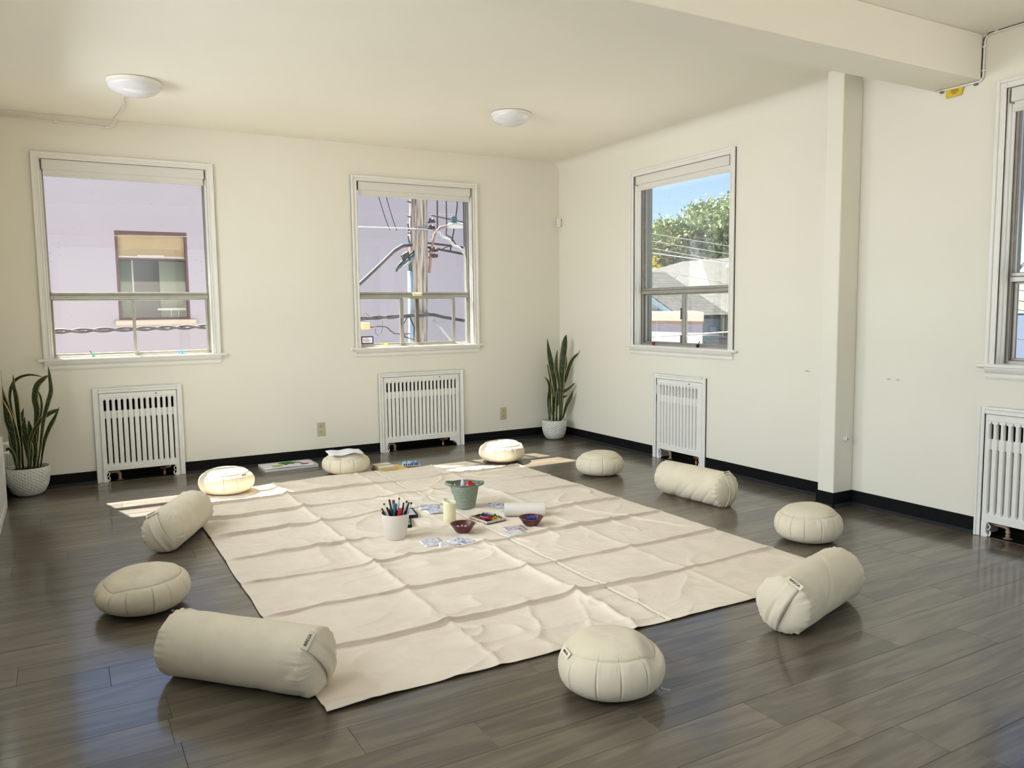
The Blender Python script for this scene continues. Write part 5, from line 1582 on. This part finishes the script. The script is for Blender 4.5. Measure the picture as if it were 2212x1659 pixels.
# ------------------------------------------------------------------ art supplies on the cloth
BX, BY = -2.940, -2.728
bz = chm(BX, BY, 0.04)
cup = MB().lathe([(0.0, 0.0), (0.058, 0.0), (0.061, 0.003), (0.082, 0.146), (0.0825, 0.149), (0.080, 0.150), (0.078, 0.147), (0.058, 0.008), (0.0, 0.008)], 48, closed=False).build('pencil_cup', CUP, None, smooth=50)
cup.location = (BX, BY, bz); tag(cup, 'tapered white cup full of pens and brushes on the cloth', 'cup')
pens = [  # lateral, height, colour, radius, label, base lateral
 (-0.062, 0.236, (0.006,0.006,0.007), .0042, 'b', -.02), (-0.050, 0.262, (0.60,0.60,0.60), .0038, 'g', 0.0), (-0.018, 0.285, (0.02,0.008,0.008), .0055, 'k', .01), (0.001, 0.278, (0.20,0.02,0.015), .0040, 'r', .01),
 (0.011, 0.282, (0.01,0.008,0.010), .0040, 'b', .0), (0.040, 0.292, (0.55,0.47,0.40), .0035, 't', .01), (0.076, 0.280, (0.008,0.008,0.010), .0042, 'b', .02), (0.089, 0.281, (0.62,0.52,0.46), .0042, 't', .03),
 (0.097, 0.264, (0.03,0.012,0.01), .0048, 'b', .02), (0.121, 0.268, (0.60,0.58,0.55), .0040, 'g', .04), (-0.035, 0.235, (0.006,0.006,0.006), .0055, 'b', .0), (-0.015, 0.240, (0.008,0.010,0.008), .0055, 'b', .02),
 (0.068, 0.248, (0.008,0.006,0.008), .0050, 'b', .0), (0.030, 0.232, (0.01,0.012,0.010), .0060, 'b', -.01), (-0.074, 0.214, (0.16,0.02,0.012), .0035, 'r', -.02), (-0.060, 0.206, (0.18,0.03,0.02), .0035, 'r', -.03),
 (-0.045, 0.212, (0.16,0.02,0.015), .0035, 'r', .01), (0.050, 0.242, (0.008,0.008,0.008), .0050, 'b', .03), (0.085, 0.225, (0.012,0.008,0.008), .0055, 'b', .03), (0.100, 0.22, (0.012,0.01,0.008), .0045, 'b', .02),
 (0.006, 0.225, (0.009,0.009,0.012), .0060, 'b', -.02), (0.044, 0.215, (0.02,0.08,0.16), .0045, 'u', .02), (-0.020, 0.205, (0.02,0.04,0.022), .0055, 'e', .0)]
plab = {'b': ('black pen standing in the white cup', 'black pens in the white cup'), 'g': ('pale grey brush handle standing in the white cup', 'pale brush handles in the white cup'),
        'k': ('thick black marker, tallest at the back left of the white cup', None), 'r': ('dark red pencil standing in the white cup', 'dark red pencils in the white cup'),
        't': ('tan brush handle standing in the white cup', 'tan brush handles in the white cup'), 'u': ('blue pen low in the white cup beside the pink marker', None), 'e': ('dark green pen low in the white cup', None)}
prn = random.Random(5)
pmats = {}
def pen_obj(name, base, tip, r, m_, capm, label, cat, group, capf=0.0):
    d = Vector(tip)-Vector(base)
    if not capf:
        o = MB().tube([(0,0,0), tuple(d*0.985), tuple(d)], r, 8, rs=[r, r, r*0.6]).build(name, m_, None, smooth=40)
        o.location = tuple(base)
        return tag(o, label, cat, group)
    o = empty(name, tuple(base), 0, label, cat, group)
    b = MB().tube([(0,0,0), tuple(d*0.985), tuple(d)], r, 8, rs=[r, r, r*0.6]); b.build('barrel', m_, o, smooth=40)
    if capf:
        b = MB().tube([tuple(d*(1-capf)), tuple(d*0.99), tuple(d*1.002)], r*1.25, 8, rs=[r*1.2, r*1.25, r*0.9]); b.build('cap', capm, o, smooth=40)
    return o
for (la, hh, c, r, k, bl) in pens:
    r *= 1.25
    if c not in pmats: pmats[c] = plain('pen_colour', c, 0.4)
    dep = prn.uniform(-0.045, 0.045)
    tip = Vector((BX, BY, bz)) + RGT*(la-0.020) + FWD*dep*0.9 + Vector((0, 0, hh-0.060))
    base = Vector((BX, BY, bz+0.014)) + RGT*bl*0.7 + FWD*(-dep*0.6)
    # keep the shaft inside the rim
    t = (0.150-0.014)/max(hh-0.074, 0.14)
    at = base.lerp(tip, min(t, 1)); off = Vector((at.x-BX, at.y-BY, 0)); lim = 0.070
    if off.length > lim:
        s = (off.length-lim)/off.length
        base -= off*s*1.0; tip -= off*s*0.6
    pen_obj('pen', base, tip, r, pmats[c], pmats[(0.006,0.006,0.006)] if (0.006,0.006,0.006) in pmats else INK, plab[k][0], 'pen', plab[k][1], 0.05 if k in 'gt' else 0.0)
C0 = Vector((BX, BY, bz))
pk_ = plain('marker_pink', (0.55, 0.01, 0.035), 0.4)
pen_obj('marker', C0+RGT*(0.005)+Vector((0,0,.04))-FWD*.02, C0+RGT*0.036-FWD*0.045+Vector((0,0,0.182)), 0.0095, pk_, pk_, 'bright pinkish red marker at the front of the white cup', 'marker', None, 0.35)
te_ = plain('marker_teal', (0.02, 0.17, 0.24), 0.4)
pen_obj('marker', C0+RGT*(-0.01)+Vector((0,0,.04)), C0+RGT*0.000+Vector((0,0,0.205)), 0.0105, te_, te_, 'teal capped marker in the middle of the white cup', 'marker', None, 0.30)

# two black trays of ink/pastels behind the cup
inkb = mat('case_black', (0.006, 0.006, 0.008), 0.35)
def flat_case(loc, rz, sx, sy, h_, label, wellcols, rows, cols, name='paint_case'):
    o = empty(name, (loc[0], loc[1], chm(loc[0], loc[1], 0.05)), rz, label, 'paint case')
    b = MB(); b.box(-sx/2, sx/2, -sy/2, sy/2, 0, h_*0.6, 0.002)
    b.box(-sx/2, -sx/2+0.006, -sy/2, sy/2, h_*0.6, h_); b.box(sx/2-0.006, sx/2, -sy/2, sy/2, h_*0.6, h_)
    b.box(-sx/2+0.006, sx/2-0.006, -sy/2, -sy/2+0.006, h_*0.6, h_); b.box(-sx/2+0.006, sx/2-0.006, sy/2-0.006, sy/2, h_*0.6, h_)
    b.build('tray', inkb, o)
    k = 0
    for i in range(cols):
        for j in range(rows):
            w = (sx-0.016)/cols; d = (sy-0.016)/rows
            q = MB().box(-sx/2+0.008+i*w+0.001, -sx/2+0.008+(i+1)*w-0.001, -sy/2+0.008+j*d+0.001, -sy/2+0.008+(j+1)*d-0.001, h_*0.6, h_*0.85, 0.001)
            q.build('colour_pan', wellcols[k % len(wellcols)], o); k += 1
    return o
flat_case((-2.700, -2.305), -0.22, 0.115, 0.185, 0.018, 'black framed palette case lying behind the white cup', [mat('pan_pale', (0.55, 0.57, 0.62), 0.4), mat('pan_pale2', (0.48, 0.50, 0.56), 0.4)], 3, 1)
flat_case((-2.772, -2.482), -0.36, 0.060, 0.185, 0.018, 'narrow black case with green pans half hidden by the white cup', [mat('pan_green', (0.10, 0.28, 0.20), 0.4), mat('pan_grey', (0.35, 0.38, 0.36), 0.4), mat('pan_dark', (0.04, 0.10, 0.08), 0.4)], 6, 2)

# candle
cx, cy = -2.535, -2.612; z0 = chm(cx, cy, 0.03)
cd = empty('candle', (cx, cy, z0), 0, 'ivory pillar candle with a melted wavy top', 'candle')
n = 40; arr = []
for (r, z) in ((0.0, 0), (0.0385, 0), (0.0400, 0.002), (0.0400, 0.06), (0.0400, 0.12), (0.0400, None), (0.0375, None), (0.034, -1), (0.028, -2), (0.014, -3), (0.0, -3)):
    row = []
    for k in range(n):
        a = 2*PI*k/n
        rim = 0.139 + 0.010*math.cos(a-2.2) - 0.008*math.exp(-((((a-5.2+PI) % (2*PI))-PI)/0.5)**2)
        zz = rim if z is None else (rim-0.006 if z == -1 else rim*0.2+0.8*0.128 if z == -2 else 0.124 if z == -3 else z)
        row.append((r*math.cos(a), r*math.sin(a), zz))
    arr.append(row)
gridmesh('wax', np.array(arr), WAX, cd, wrap=True)
MB().tube([(0, 0, 0.120), (0.001, 0, 0.134)], 0.0012, 6).build('wick', INK, cd)

# basket
bx_, by_ = -2.290, -2.330; z0 = chm(bx_, by_, 0.05)
bk = empty('rope_basket', (bx_, by_, z0), 0, 'sage green coiled rope basket with two loop handles', 'basket')
nr = 17; b = MB()
rt_, rb_ = 0.094, 0.066; hb = 0.156
for i in range(nr):
    t = i/(nr-1); r = rb_+(rt_-rb_)*t; z = 0.005+t*(hb-0.005)
    ring = [(r*math.cos(2*PI*k/40), r*math.sin(2*PI*k/40), z) for k in range(41)]
    b.tube(ring, 0.0050, 10, caps=False)
b.build('coiled_wall', ROPE, bk, smooth=True)
MB().lathe([(0.0, 0.0), (rb_+0.002, 0.0), (rb_+0.002, 0.006), (0.0, 0.008)], 30, closed=False).build('base', ROPE, bk)
ha = math.atan2(RGT.y, RGT.x)
for sg, nm in ((0, 'handle'), (PI, 'handle')):
    b = MB()
    for lay in range(2):
        pts = []
        for k in range(17):
            t = k/16
            a = ha+sg+(-0.62+1.24*t)
            ou = math.sin(t*PI)
            pts.append(((rt_+0.003+0.030*ou)*math.cos(a), (rt_+0.003+0.030*ou)*math.sin(a), hb+0.004-lay*0.010+0.010*ou))
        b.tube(pts, 0.0052, 8)
    b.build(nm, ROPE, bk, smooth=True)
b = MB()
for lay in range(2):
    b.tube([((rt_+0.001)*math.cos(2*PI*k/40), (rt_+0.001)*math.sin(2*PI*k/40), hb+0.004+lay*0.008*0) for k in range(41)], 0.0056, 8, caps=False)
b.build('rim_coil', ROPE, bk, smooth=True)
# things in the basket
B0 = Vector((bx_, by_, z0+0.008))
WPL = mat('bottle_white', (0.78, 0.79, 0.84), 0.3)
def glue(loc, tiltx, tilty, label):
    o = empty('glue_bottle', loc, 0, label, 'bottle', 'white glue bottles in the green basket'); o.rotation_euler = (tiltx, tilty, 0)
    MB().lathe([(0.0, 0), (0.024, 0), (0.026, 0.004), (0.026, 0.085), (0.020, 0.105), (0.014, 0.112), (0.013, 0.118)], 20, closed=False).build('body', WPL, o, smooth=True)
    MB().lathe([(0.015, 0.112), (0.015, 0.124), (0.009, 0.130), (0.0045, 0.158), (0.002, 0.162), (0.0, 0.162)], 16, closed=False).build('nozzle_cap', mat('nozzle', (0.55, 0.57, 0.58), 0.4), o, smooth=True)
glue(tuple(B0+RGT*(-0.012)+Vector((0,0,0.028))), 0.0, 0.02, 'upright white glue bottle with a pointed nozzle in the green basket')
glue(tuple(B0+RGT*(-0.050)+Vector((0,0,0.0))-FWD*0.01), 0.1, -0.15, 'lower white bottle at the left inside the green basket')
glue(tuple(B0+RGT*(-0.025)+FWD*0.045+Vector((0,0,0.0))), -0.15, 0.1, 'white bottle leaning at the back of the green basket')
o = empty('red_container', tuple(B0+RGT*0.038+Vector((0,0,0.036))), 0.4, 'red faceted container top standing in the green basket', 'container')
MB().lathe([(0.0, 0), (0.030, 0), (0.032, 0.06), (0.038, 0.075), (0.038, 0.10), (0.030, 0.118), (0.012, 0.124), (0.0, 0.124)], 9, closed=False).build('body', plain('red_plastic', (0.48, 0.008, 0.008), 0.3), o)
MB().lathe([(0.012, 0.122), (0.012, 0.132), (0.0, 0.132)], 9, closed=False).build('cap', plain('red_plastic_cap', (0.40, 0.006, 0.006), 0.3), o)

# bowls
def bowl(x, y, label):
    z0 = chm(x, y, 0.03)
    o = empty('bowl', (x, y, z0), 0, label, 'bowl', 'small maroon bowls on the cloth')
    MB().lathe([(0.0, 0.0), (0.036, 0.0), (0.040, 0.003), (0.053, 0.018), (0.067, 0.042), (0.074, 0.050), (0.0745, 0.053), (0.0715, 0.053), (0.063, 0.040), (0.048, 0.018), (0.034, 0.006), (0.0, 0.005)], 40, closed=False).build('body', BOWL, o, smooth=50)
    MB().lathe([(0.0740, 0.0505), (0.0765, 0.052), (0.0755, 0.0545), (0.0715, 0.0535)], 40, closed=False).build('rim', mat('bowl_rim', (0.20, 0.06, 0.05), 0.3), o, smooth=True)
    return z0
b1 = (-2.560, -2.850); b2 = (-2.130, -2.930)
z1 = bowl(*b1, 'maroon bowl holding clear glass pebbles, in front of the candle')
z2 = bowl(*b2, 'maroon bowl holding two blue tubes, in front of the paper roll')
PEB = mat('pebble_glass', (0.45, 0.56, 0.52), 0.06, spec=0.9)
pm = MB().lathe([(0.0, -0.005), (0.006, -0.004), (0.009, 0.0), (0.006, 0.004), (0.0, 0.0055)], 10, closed=False).mesh('glass_pebble', PEB, True)
pr_ = random.Random(9)
for k in range(16):
    a = k*2.4; r = 0.0085*math.sqrt(k)
    o = bpy.data.objects.new('glass_pebble', pm); COL.objects.link(o)
    o.location = (b1[0]+r*math.cos(a), b1[1]+r*math.sin(a), z1+0.012+0.008*(k % 3)+r*0.12); o.rotation_euler = (pr_.uniform(-.5,.5), pr_.uniform(-.5,.5), a)
    tag(o, 'clear glass pebble in the maroon bowl before the candle', 'pebble', 'glass pebbles in the maroon bowl')
blu = plain('tube_blue', (0.01, 0.035, 0.30), 0.35)
for k, sg in enumerate((-1, 1)):
    c = Vector((b2[0], b2[1], z2+0.047)) + RGT*(0.017*sg)
    o = empty('blue_tube', tuple(c), 0, ['left', 'right'][k]+' blue tube lying in the maroon bowl before the paper roll', 'tube', 'two blue tubes in the maroon bowl')
    d = RGT*0.016
    MB().tube([tuple(-d), tuple(d)], 0.0105, 14).build('body', blu, o, smooth=40)
    MB().tube([tuple(-d*sg*1.0), tuple(-d*sg*1.08)], 0.0085, 12).build('end_cap', WCAB, o, smooth=40)
    MB().tube([tuple(RGT*(-0.008)-FWD*0.006), tuple(RGT*(0.008)-FWD*0.006)], 0.0052, 8).build('stripe', plain('tube_light', (0.05, 0.15, 0.50), 0.4), o)

# paper roll
ra = Vector((-2.165, -2.655, 0)); rbv = ra + RGT*0.262
z0 = max(ch(ra.x, ra.y), ch(rbv.x, rbv.y), ch((ra.x+rbv.x)/2, (ra.y+rbv.y)/2))
o = empty('paper_roll', ((ra.x+rbv.x)/2, (ra.y+rbv.y)/2, z0), math.atan2(RGT.y, RGT.x), 'roll of white paper lying on the cloth behind the right bowl', 'paper roll')
sp = []
for k in range(60):
    a = 2*PI*k/20; r = 0.034+0.0035*k/20
    sp.append((r*math.cos(a), 0.0445+r*math.sin(a)))
arr = np.array([[(x, p[0], p[1]) for p in sp] for x in (-0.131, -0.128, -0.05, 0.05, 0.128, 0.131)])
ro = gridmesh('rolled_sheet', arr, mat('roll_paper', (0.76, 0.71, 0.63), 0.6), o)
sd = ro.modifiers.new('s', 'SOLIDIFY'); sd.thickness = 0.001
MB().tube([(-0.1315, 0, 0.0445), (0.1315, 0, 0.0445)], 0.0335, 24, caps=True).build('core', mat('roll_core', (0.60, 0.54, 0.46), 0.8), o, smooth=40)

# open pastel tray
tc_ = Vector((-2.296, -2.668, 0)); tz = chm(tc_.x, tc_.y, 0.08)
e1 = Vector((-2.233, -2.795, 0))-Vector((-2.392, -2.810, 0))
tray = empty('pastel_tray', (tc_.x, tc_.y, tz), -0.02, 'open wooden tray heaped with coloured chalk pastels', 'tray')
TW, TD, TH_ = 0.150, 0.190, 0.017
tray.rotation_euler = (0, 0, 0.15)
trm = mat('tray_card', (0.62, 0.53, 0.45), 0.7)
b = MB(); b.box(-TW/2, TW/2, -TD/2, TD/2, 0, 0.003)
b.build('tray_bottom', mat('tray_lining', (0.05, 0.015, 0.015), 0.7), tray)
b = MB()
for (a, c, e, g) in ((-TW/2, -TW/2+0.006, -TD/2, TD/2), (TW/2-0.006, TW/2, -TD/2, TD/2), (-TW/2+0.006, TW/2-0.006, -TD/2, -TD/2+0.006), (-TW/2+0.006, TW/2-0.006, TD/2-0.006, TD/2)):
    b.box(a, c, e, g, 0.003, TH_, 0.0015)
b.build('tray_side', trm, tray)
cols = {'orange': (0.42, 0.10, 0.02), 'olive': (0.30, 0.22, 0.03), 'purple': (0.10, 0.02, 0.12), 'pink': (0.62, 0.14, 0.17), 'red': (0.38, 0.012, 0.02), 'crimson': (0.22, 0.01, 0.03), 'yellow': (0.62, 0.40, 0.06),
        'green': (0.03, 0.16, 0.04), 'light green': (0.30, 0.38, 0.10), 'blue': (0.01, 0.03, 0.12), 'teal': (0.03, 0.18, 0.25), 'black': (0.012, 0.01, 0.01), 'pale': (0.60, 0.48, 0.40), 'brown': (0.10, 0.02, 0.015)}
pmm = {}
zone = [('orange', -.055, .02, 6), ('olive', -.060, .055, 3), ('purple', -.035, .015, 4), ('pink', -.020, -.010, 8), ('red', .00, -.035, 8), ('crimson', -.045, -.030, 4), ('yellow', .020, -.065, 6), ('green', .050, .005, 5), ('light green', .055, -.035, 4),
        ('blue', .012, .052, 7), ('teal', .035, .028, 4), ('black', -.020, .065, 5), ('pale', -.010, .030, 3), ('brown', .062, -.060, 3)]
for (cn, x, y, k) in zone:
    if cn not in pmm: pmm[cn] = MB().tube([(-0.014, 0, 0), (0.014, 0, 0)], 0.0042, 8).mesh('pastel_stick', plain('pastel_'+cn.replace(' ', '_'), cols[cn], 0.8), 40)
    for i in range(k):
        o = bpy.data.objects.new('pastel_stick', pmm[cn]); COL.objects.link(o)
        lx = max(-TW/2+0.016, min(TW/2-0.016, x+pr_.uniform(-.018, .018))); ly = max(-TD/2+0.016, min(TD/2-0.016, y+pr_.uniform(-.018, .018)))
        ca, sa = math.cos(0.15), math.sin(0.15)
        o.location = (tc_.x+lx*ca-ly*sa, tc_.y+lx*sa+ly*ca, tz+0.0075+0.0045*(i % 4)); o.rotation_euler = (0, pr_.uniform(-.25, .25), pr_.uniform(0, PI))
        tag(o, cn+' pastel stick in the open tray', 'pastel', cn+' pastel sticks in the tray')

# cards and packets
def doodle_mat(name, base, ink, scale=60, thr=0.52):
    m = mat(name, base, 0.6)
    n = m.node_tree; N, L = n.nodes, n.links
    b = N['Principled BSDF']; tc = N.new('ShaderNodeTexCoord')
    t = N.new('ShaderNodeTexNoise'); t.inputs['Scale'].default_value = scale; t.inputs['Detail'].default_value = 4
    L.new(tc.outputs['Object'], t.inputs['Vector'])
    r = N.new('ShaderNodeValToRGB'); r.color_ramp.elements[0].position = thr; r.color_ramp.elements[1].position = thr+0.06
    r.color_ramp.elements[0].color = (*base, 1); r.color_ramp.elements[1].color = (*ink, 1)
    L.new(t.outputs['Fac'], r.inputs[0]); L.new(r.outputs[0], b.inputs['Base Color'])
    return m
def card(x, y, rz, sx, sy, label, inkm, lift=0.0, name='printed_card', cat='card', pl=False, group='printed cards on the cloth'):
    z0 = chm(x, y, max(sx, sy)*0.35)+lift
    o = empty(name, (x, y, z0), rz, label, cat, group)
    c = 0.0035
    g_ = np.zeros((6, 6, 3))
    for i in range(6):
        for j in range(6):
            u, v = (j/5-0.5)*sx, (i/5-0.5)*sy
            g_[i, j] = (u, v, 0.002+c*math.sin(u/sx*3+x*9)*0.5+c*abs(v/sy))
    p = gridmesh('card_sheet', g_, PAPER if not pl else mat('packet_film', (0.70, 0.70, 0.72), 0.2, spec=0.7), o)
    s_ = p.modifiers.new('s', 'SOLIDIFY'); s_.thickness = 0.0012; s_.offset = -1
    g2 = g_.copy(); g2[..., 0] *= 0.84; g2[..., 1] *= 0.84; g2[..., 2] += 0.0006
    gridmesh('printed_area', g2, inkm, o)
    return o
dA = doodle_mat('print_grey', (0.72, 0.73, 0.80), (0.40, 0.42, 0.50), 70, 0.50)
dB = doodle_mat('print_blue', (0.70, 0.71, 0.78), (0.16, 0.18, 0.30), 60, 0.53)
dC = doodle_mat('print_warm', (0.76, 0.70, 0.66), (0.48, 0.40, 0.46), 70, 0.52)
dD = doodle_mat('packet_pink', (0.66, 0.58, 0.60), (0.45, 0.22, 0.24), 45, 0.50)
dE = doodle_mat('packet_pale', (0.72, 0.74, 0.76), (0.52, 0.57, 0.56), 60, 0.5)
card(-2.800, -2.932, -0.10, 0.122, 0.140, 'leftmost of the three printed cards before the maroon bowl', dA)
card(-2.742, -3.042, -0.45, 0.115, 0.105, 'middle printed card overlapping two others before the maroon bowl', dC, 0.001)
card(-2.655, -3.022, -1.08, 0.145, 0.100, 'rightmost of the three printed cards, with a dark blue design', dB, 0.003)
card(-2.505, -2.215, -0.36, 0.130, 0.140, 'grey printed card lying behind the candle', dA)
card(-2.500, -2.345, -0.10, 0.150, 0.100, 'grey printed card in front of another behind the candle', dA, 0.003)
card(-2.090, -2.402, 0.82, 0.125, 0.135, 'printed card lying to the left behind the paper roll', dB, 0, pl=True)
card(-2.105, -2.550, 0.50, 0.090, 0.070, 'small pinkish card tucked against the left end of the paper roll', dC, 0.0)
card(-2.256, -2.945, -0.15, 0.130, 0.115, 'clear packet of pinkish pieces beside the right maroon bowl', dD, 0.001, 'craft_packet', 'packet', True, 'clear craft packets on the cloth')
card(-2.315, -3.050, 0.10, 0.120, 0.095, 'clear packet of pale pieces just in front of the pinkish packet', dE, 0.001, 'craft_packet', 'packet', True, 'clear craft packets on the cloth')

# ------------------------------------------------------------------ books by the wall
bk = empty('sketch_pad', (-2.937, -0.165, 0), 0.0, 'large white sketch pad with a green leaf printed on its cover', 'sketch pad')
MB().box(-0.225, 0.225, -0.155, 0.135, 0.0, 0.020, 0.002).build('pages', mat('pad_pages', (0.72, 0.66, 0.66), 0.7), bk)
g_ = np.zeros((8, 14, 3))
for i in range(8):
    for j in range(14):
        g_[i, j] = (-0.226+0.452*j/13, -0.157+0.294*i/7, 0.0215+0.006*(1-i/7)*math.exp(-((j-5)/5)**2))
cv_ = gridmesh('front_cover', g_, mat('pad_cover', (0.80, 0.80, 0.80), 0.5), bk)
s2_ = cv_.modifiers.new('s', 'SOLIDIFY'); s2_.thickness = 0.0015; s2_.offset = 1
lz = 0.0275
MB().prism([(-0.075, 0.06), (0.035, 0.085), (0.10, 0.0), (0.04, 0.005), (0.05, -0.045), (0.0, -0.03), (-0.03, -0.075), (-0.045, -0.02)], 'z', lz-0.001, lz+0.0004).build('leaf_print', mat('print_green', (0.06, 0.22, 0.02), 0.5), bk)
MB().prism([(-0.15, -0.045), (-0.06, -0.02), (-0.05, -0.095), (-0.11, -0.115), (-0.155, -0.09)], 'z', lz-0.001, lz+0.0002).build('pale_leaf_print', mat('print_lime', (0.34, 0.42, 0.08), 0.5), bk)
MB().prism([(0.085, -0.085), (0.115, -0.055), (0.165, -0.060), (0.155, -0.095), (0.105, -0.105)], 'z', lz-0.002, lz-0.0004).build('red_print', mat('print_red', (0.42, 0.02, 0.04), 0.5), bk)
text_part('DRAW', 0.030, INK, bk, Matrix.Translation((0.105, -0.010, 0.0255)) @ Matrix.Rotation(-PI/2+0.3, 4, 'Z'))
text_part('40', 0.024, INK, bk, Matrix.Translation((0.205, 0.105, 0.0245)))
text_part('A3', 0.018, INK, bk, Matrix.Translation((0.198, -0.135, 0.0252)))

fd = empty('yellow_folder', (-2.222, -0.750, 0.0), 0.06, 'yellow folder on the floor under a thick pale book', 'folder')
MB().box(-0.125, 0.125, -0.125, 0.115, 0.0, 0.008, 0.002).build('cover', YEL, fd)
MB().box(-0.122, 0.122, -0.122, 0.112, 0.008, 0.0095).build('flap', mat('folder_flap', (0.80, 0.56, 0.14), 0.5), fd)
nbk = empty('thick_book', (-2.278, -0.765, 0.0096), 0.02, 'thick pale book lying on the yellow folder', 'book')
MB().box(-0.072, 0.072, -0.095, 0.095, 0.0, 0.030, 0.002).build('pages', PAGES, nbk)
MB().box(-0.073, 0.073, -0.096, 0.096, 0.030, 0.0335, 0.001).build('cover', mat('book_cover', (0.76, 0.72, 0.52), 0.5), nbk)
MB().box(-0.0735, 0.0735, -0.012, -0.002, 0.0335, 0.0342).build('elastic_band', mat('band_dark', (0.06, 0.07, 0.05), 0.6), nbk)
pk = empty('marker_packet', (-2.000, -0.660, 0.0), -0.35, 'clear blue packet of markers beside the yellow folder', 'packet')
g_ = np.zeros((8, 10, 3))
for i in range(8):
    for j in range(10):
        u, v = j/9*2-1, i/7*2-1
        g_[i, j] = (u*0.085, v*0.065, 0.004+0.026*(1-u**4)*(1-v**4)*(0.8+0.3*math.sin(j*2.1+i)))
q = gridmesh('film', g_, doodle_mat('packet_blue', (0.50, 0.60, 0.70), (0.10, 0.22, 0.50), 26, 0.50), pk)
q2 = q.modifiers.new('s', 'SOLIDIFY'); q2.thickness = 0.002
for k in range(7): MB().box(-0.055+k*0.018, -0.045+k*0.018, -0.066, -0.045, 0.004, 0.016, 0.002).build('marker_tip', INK, pk)
MB().box(-0.088, 0.088, -0.066, 0.066, 0.0, 0.003).build('backing_card', mat('packet_card', (0.55, 0.68, 0.68), 0.5), pk)
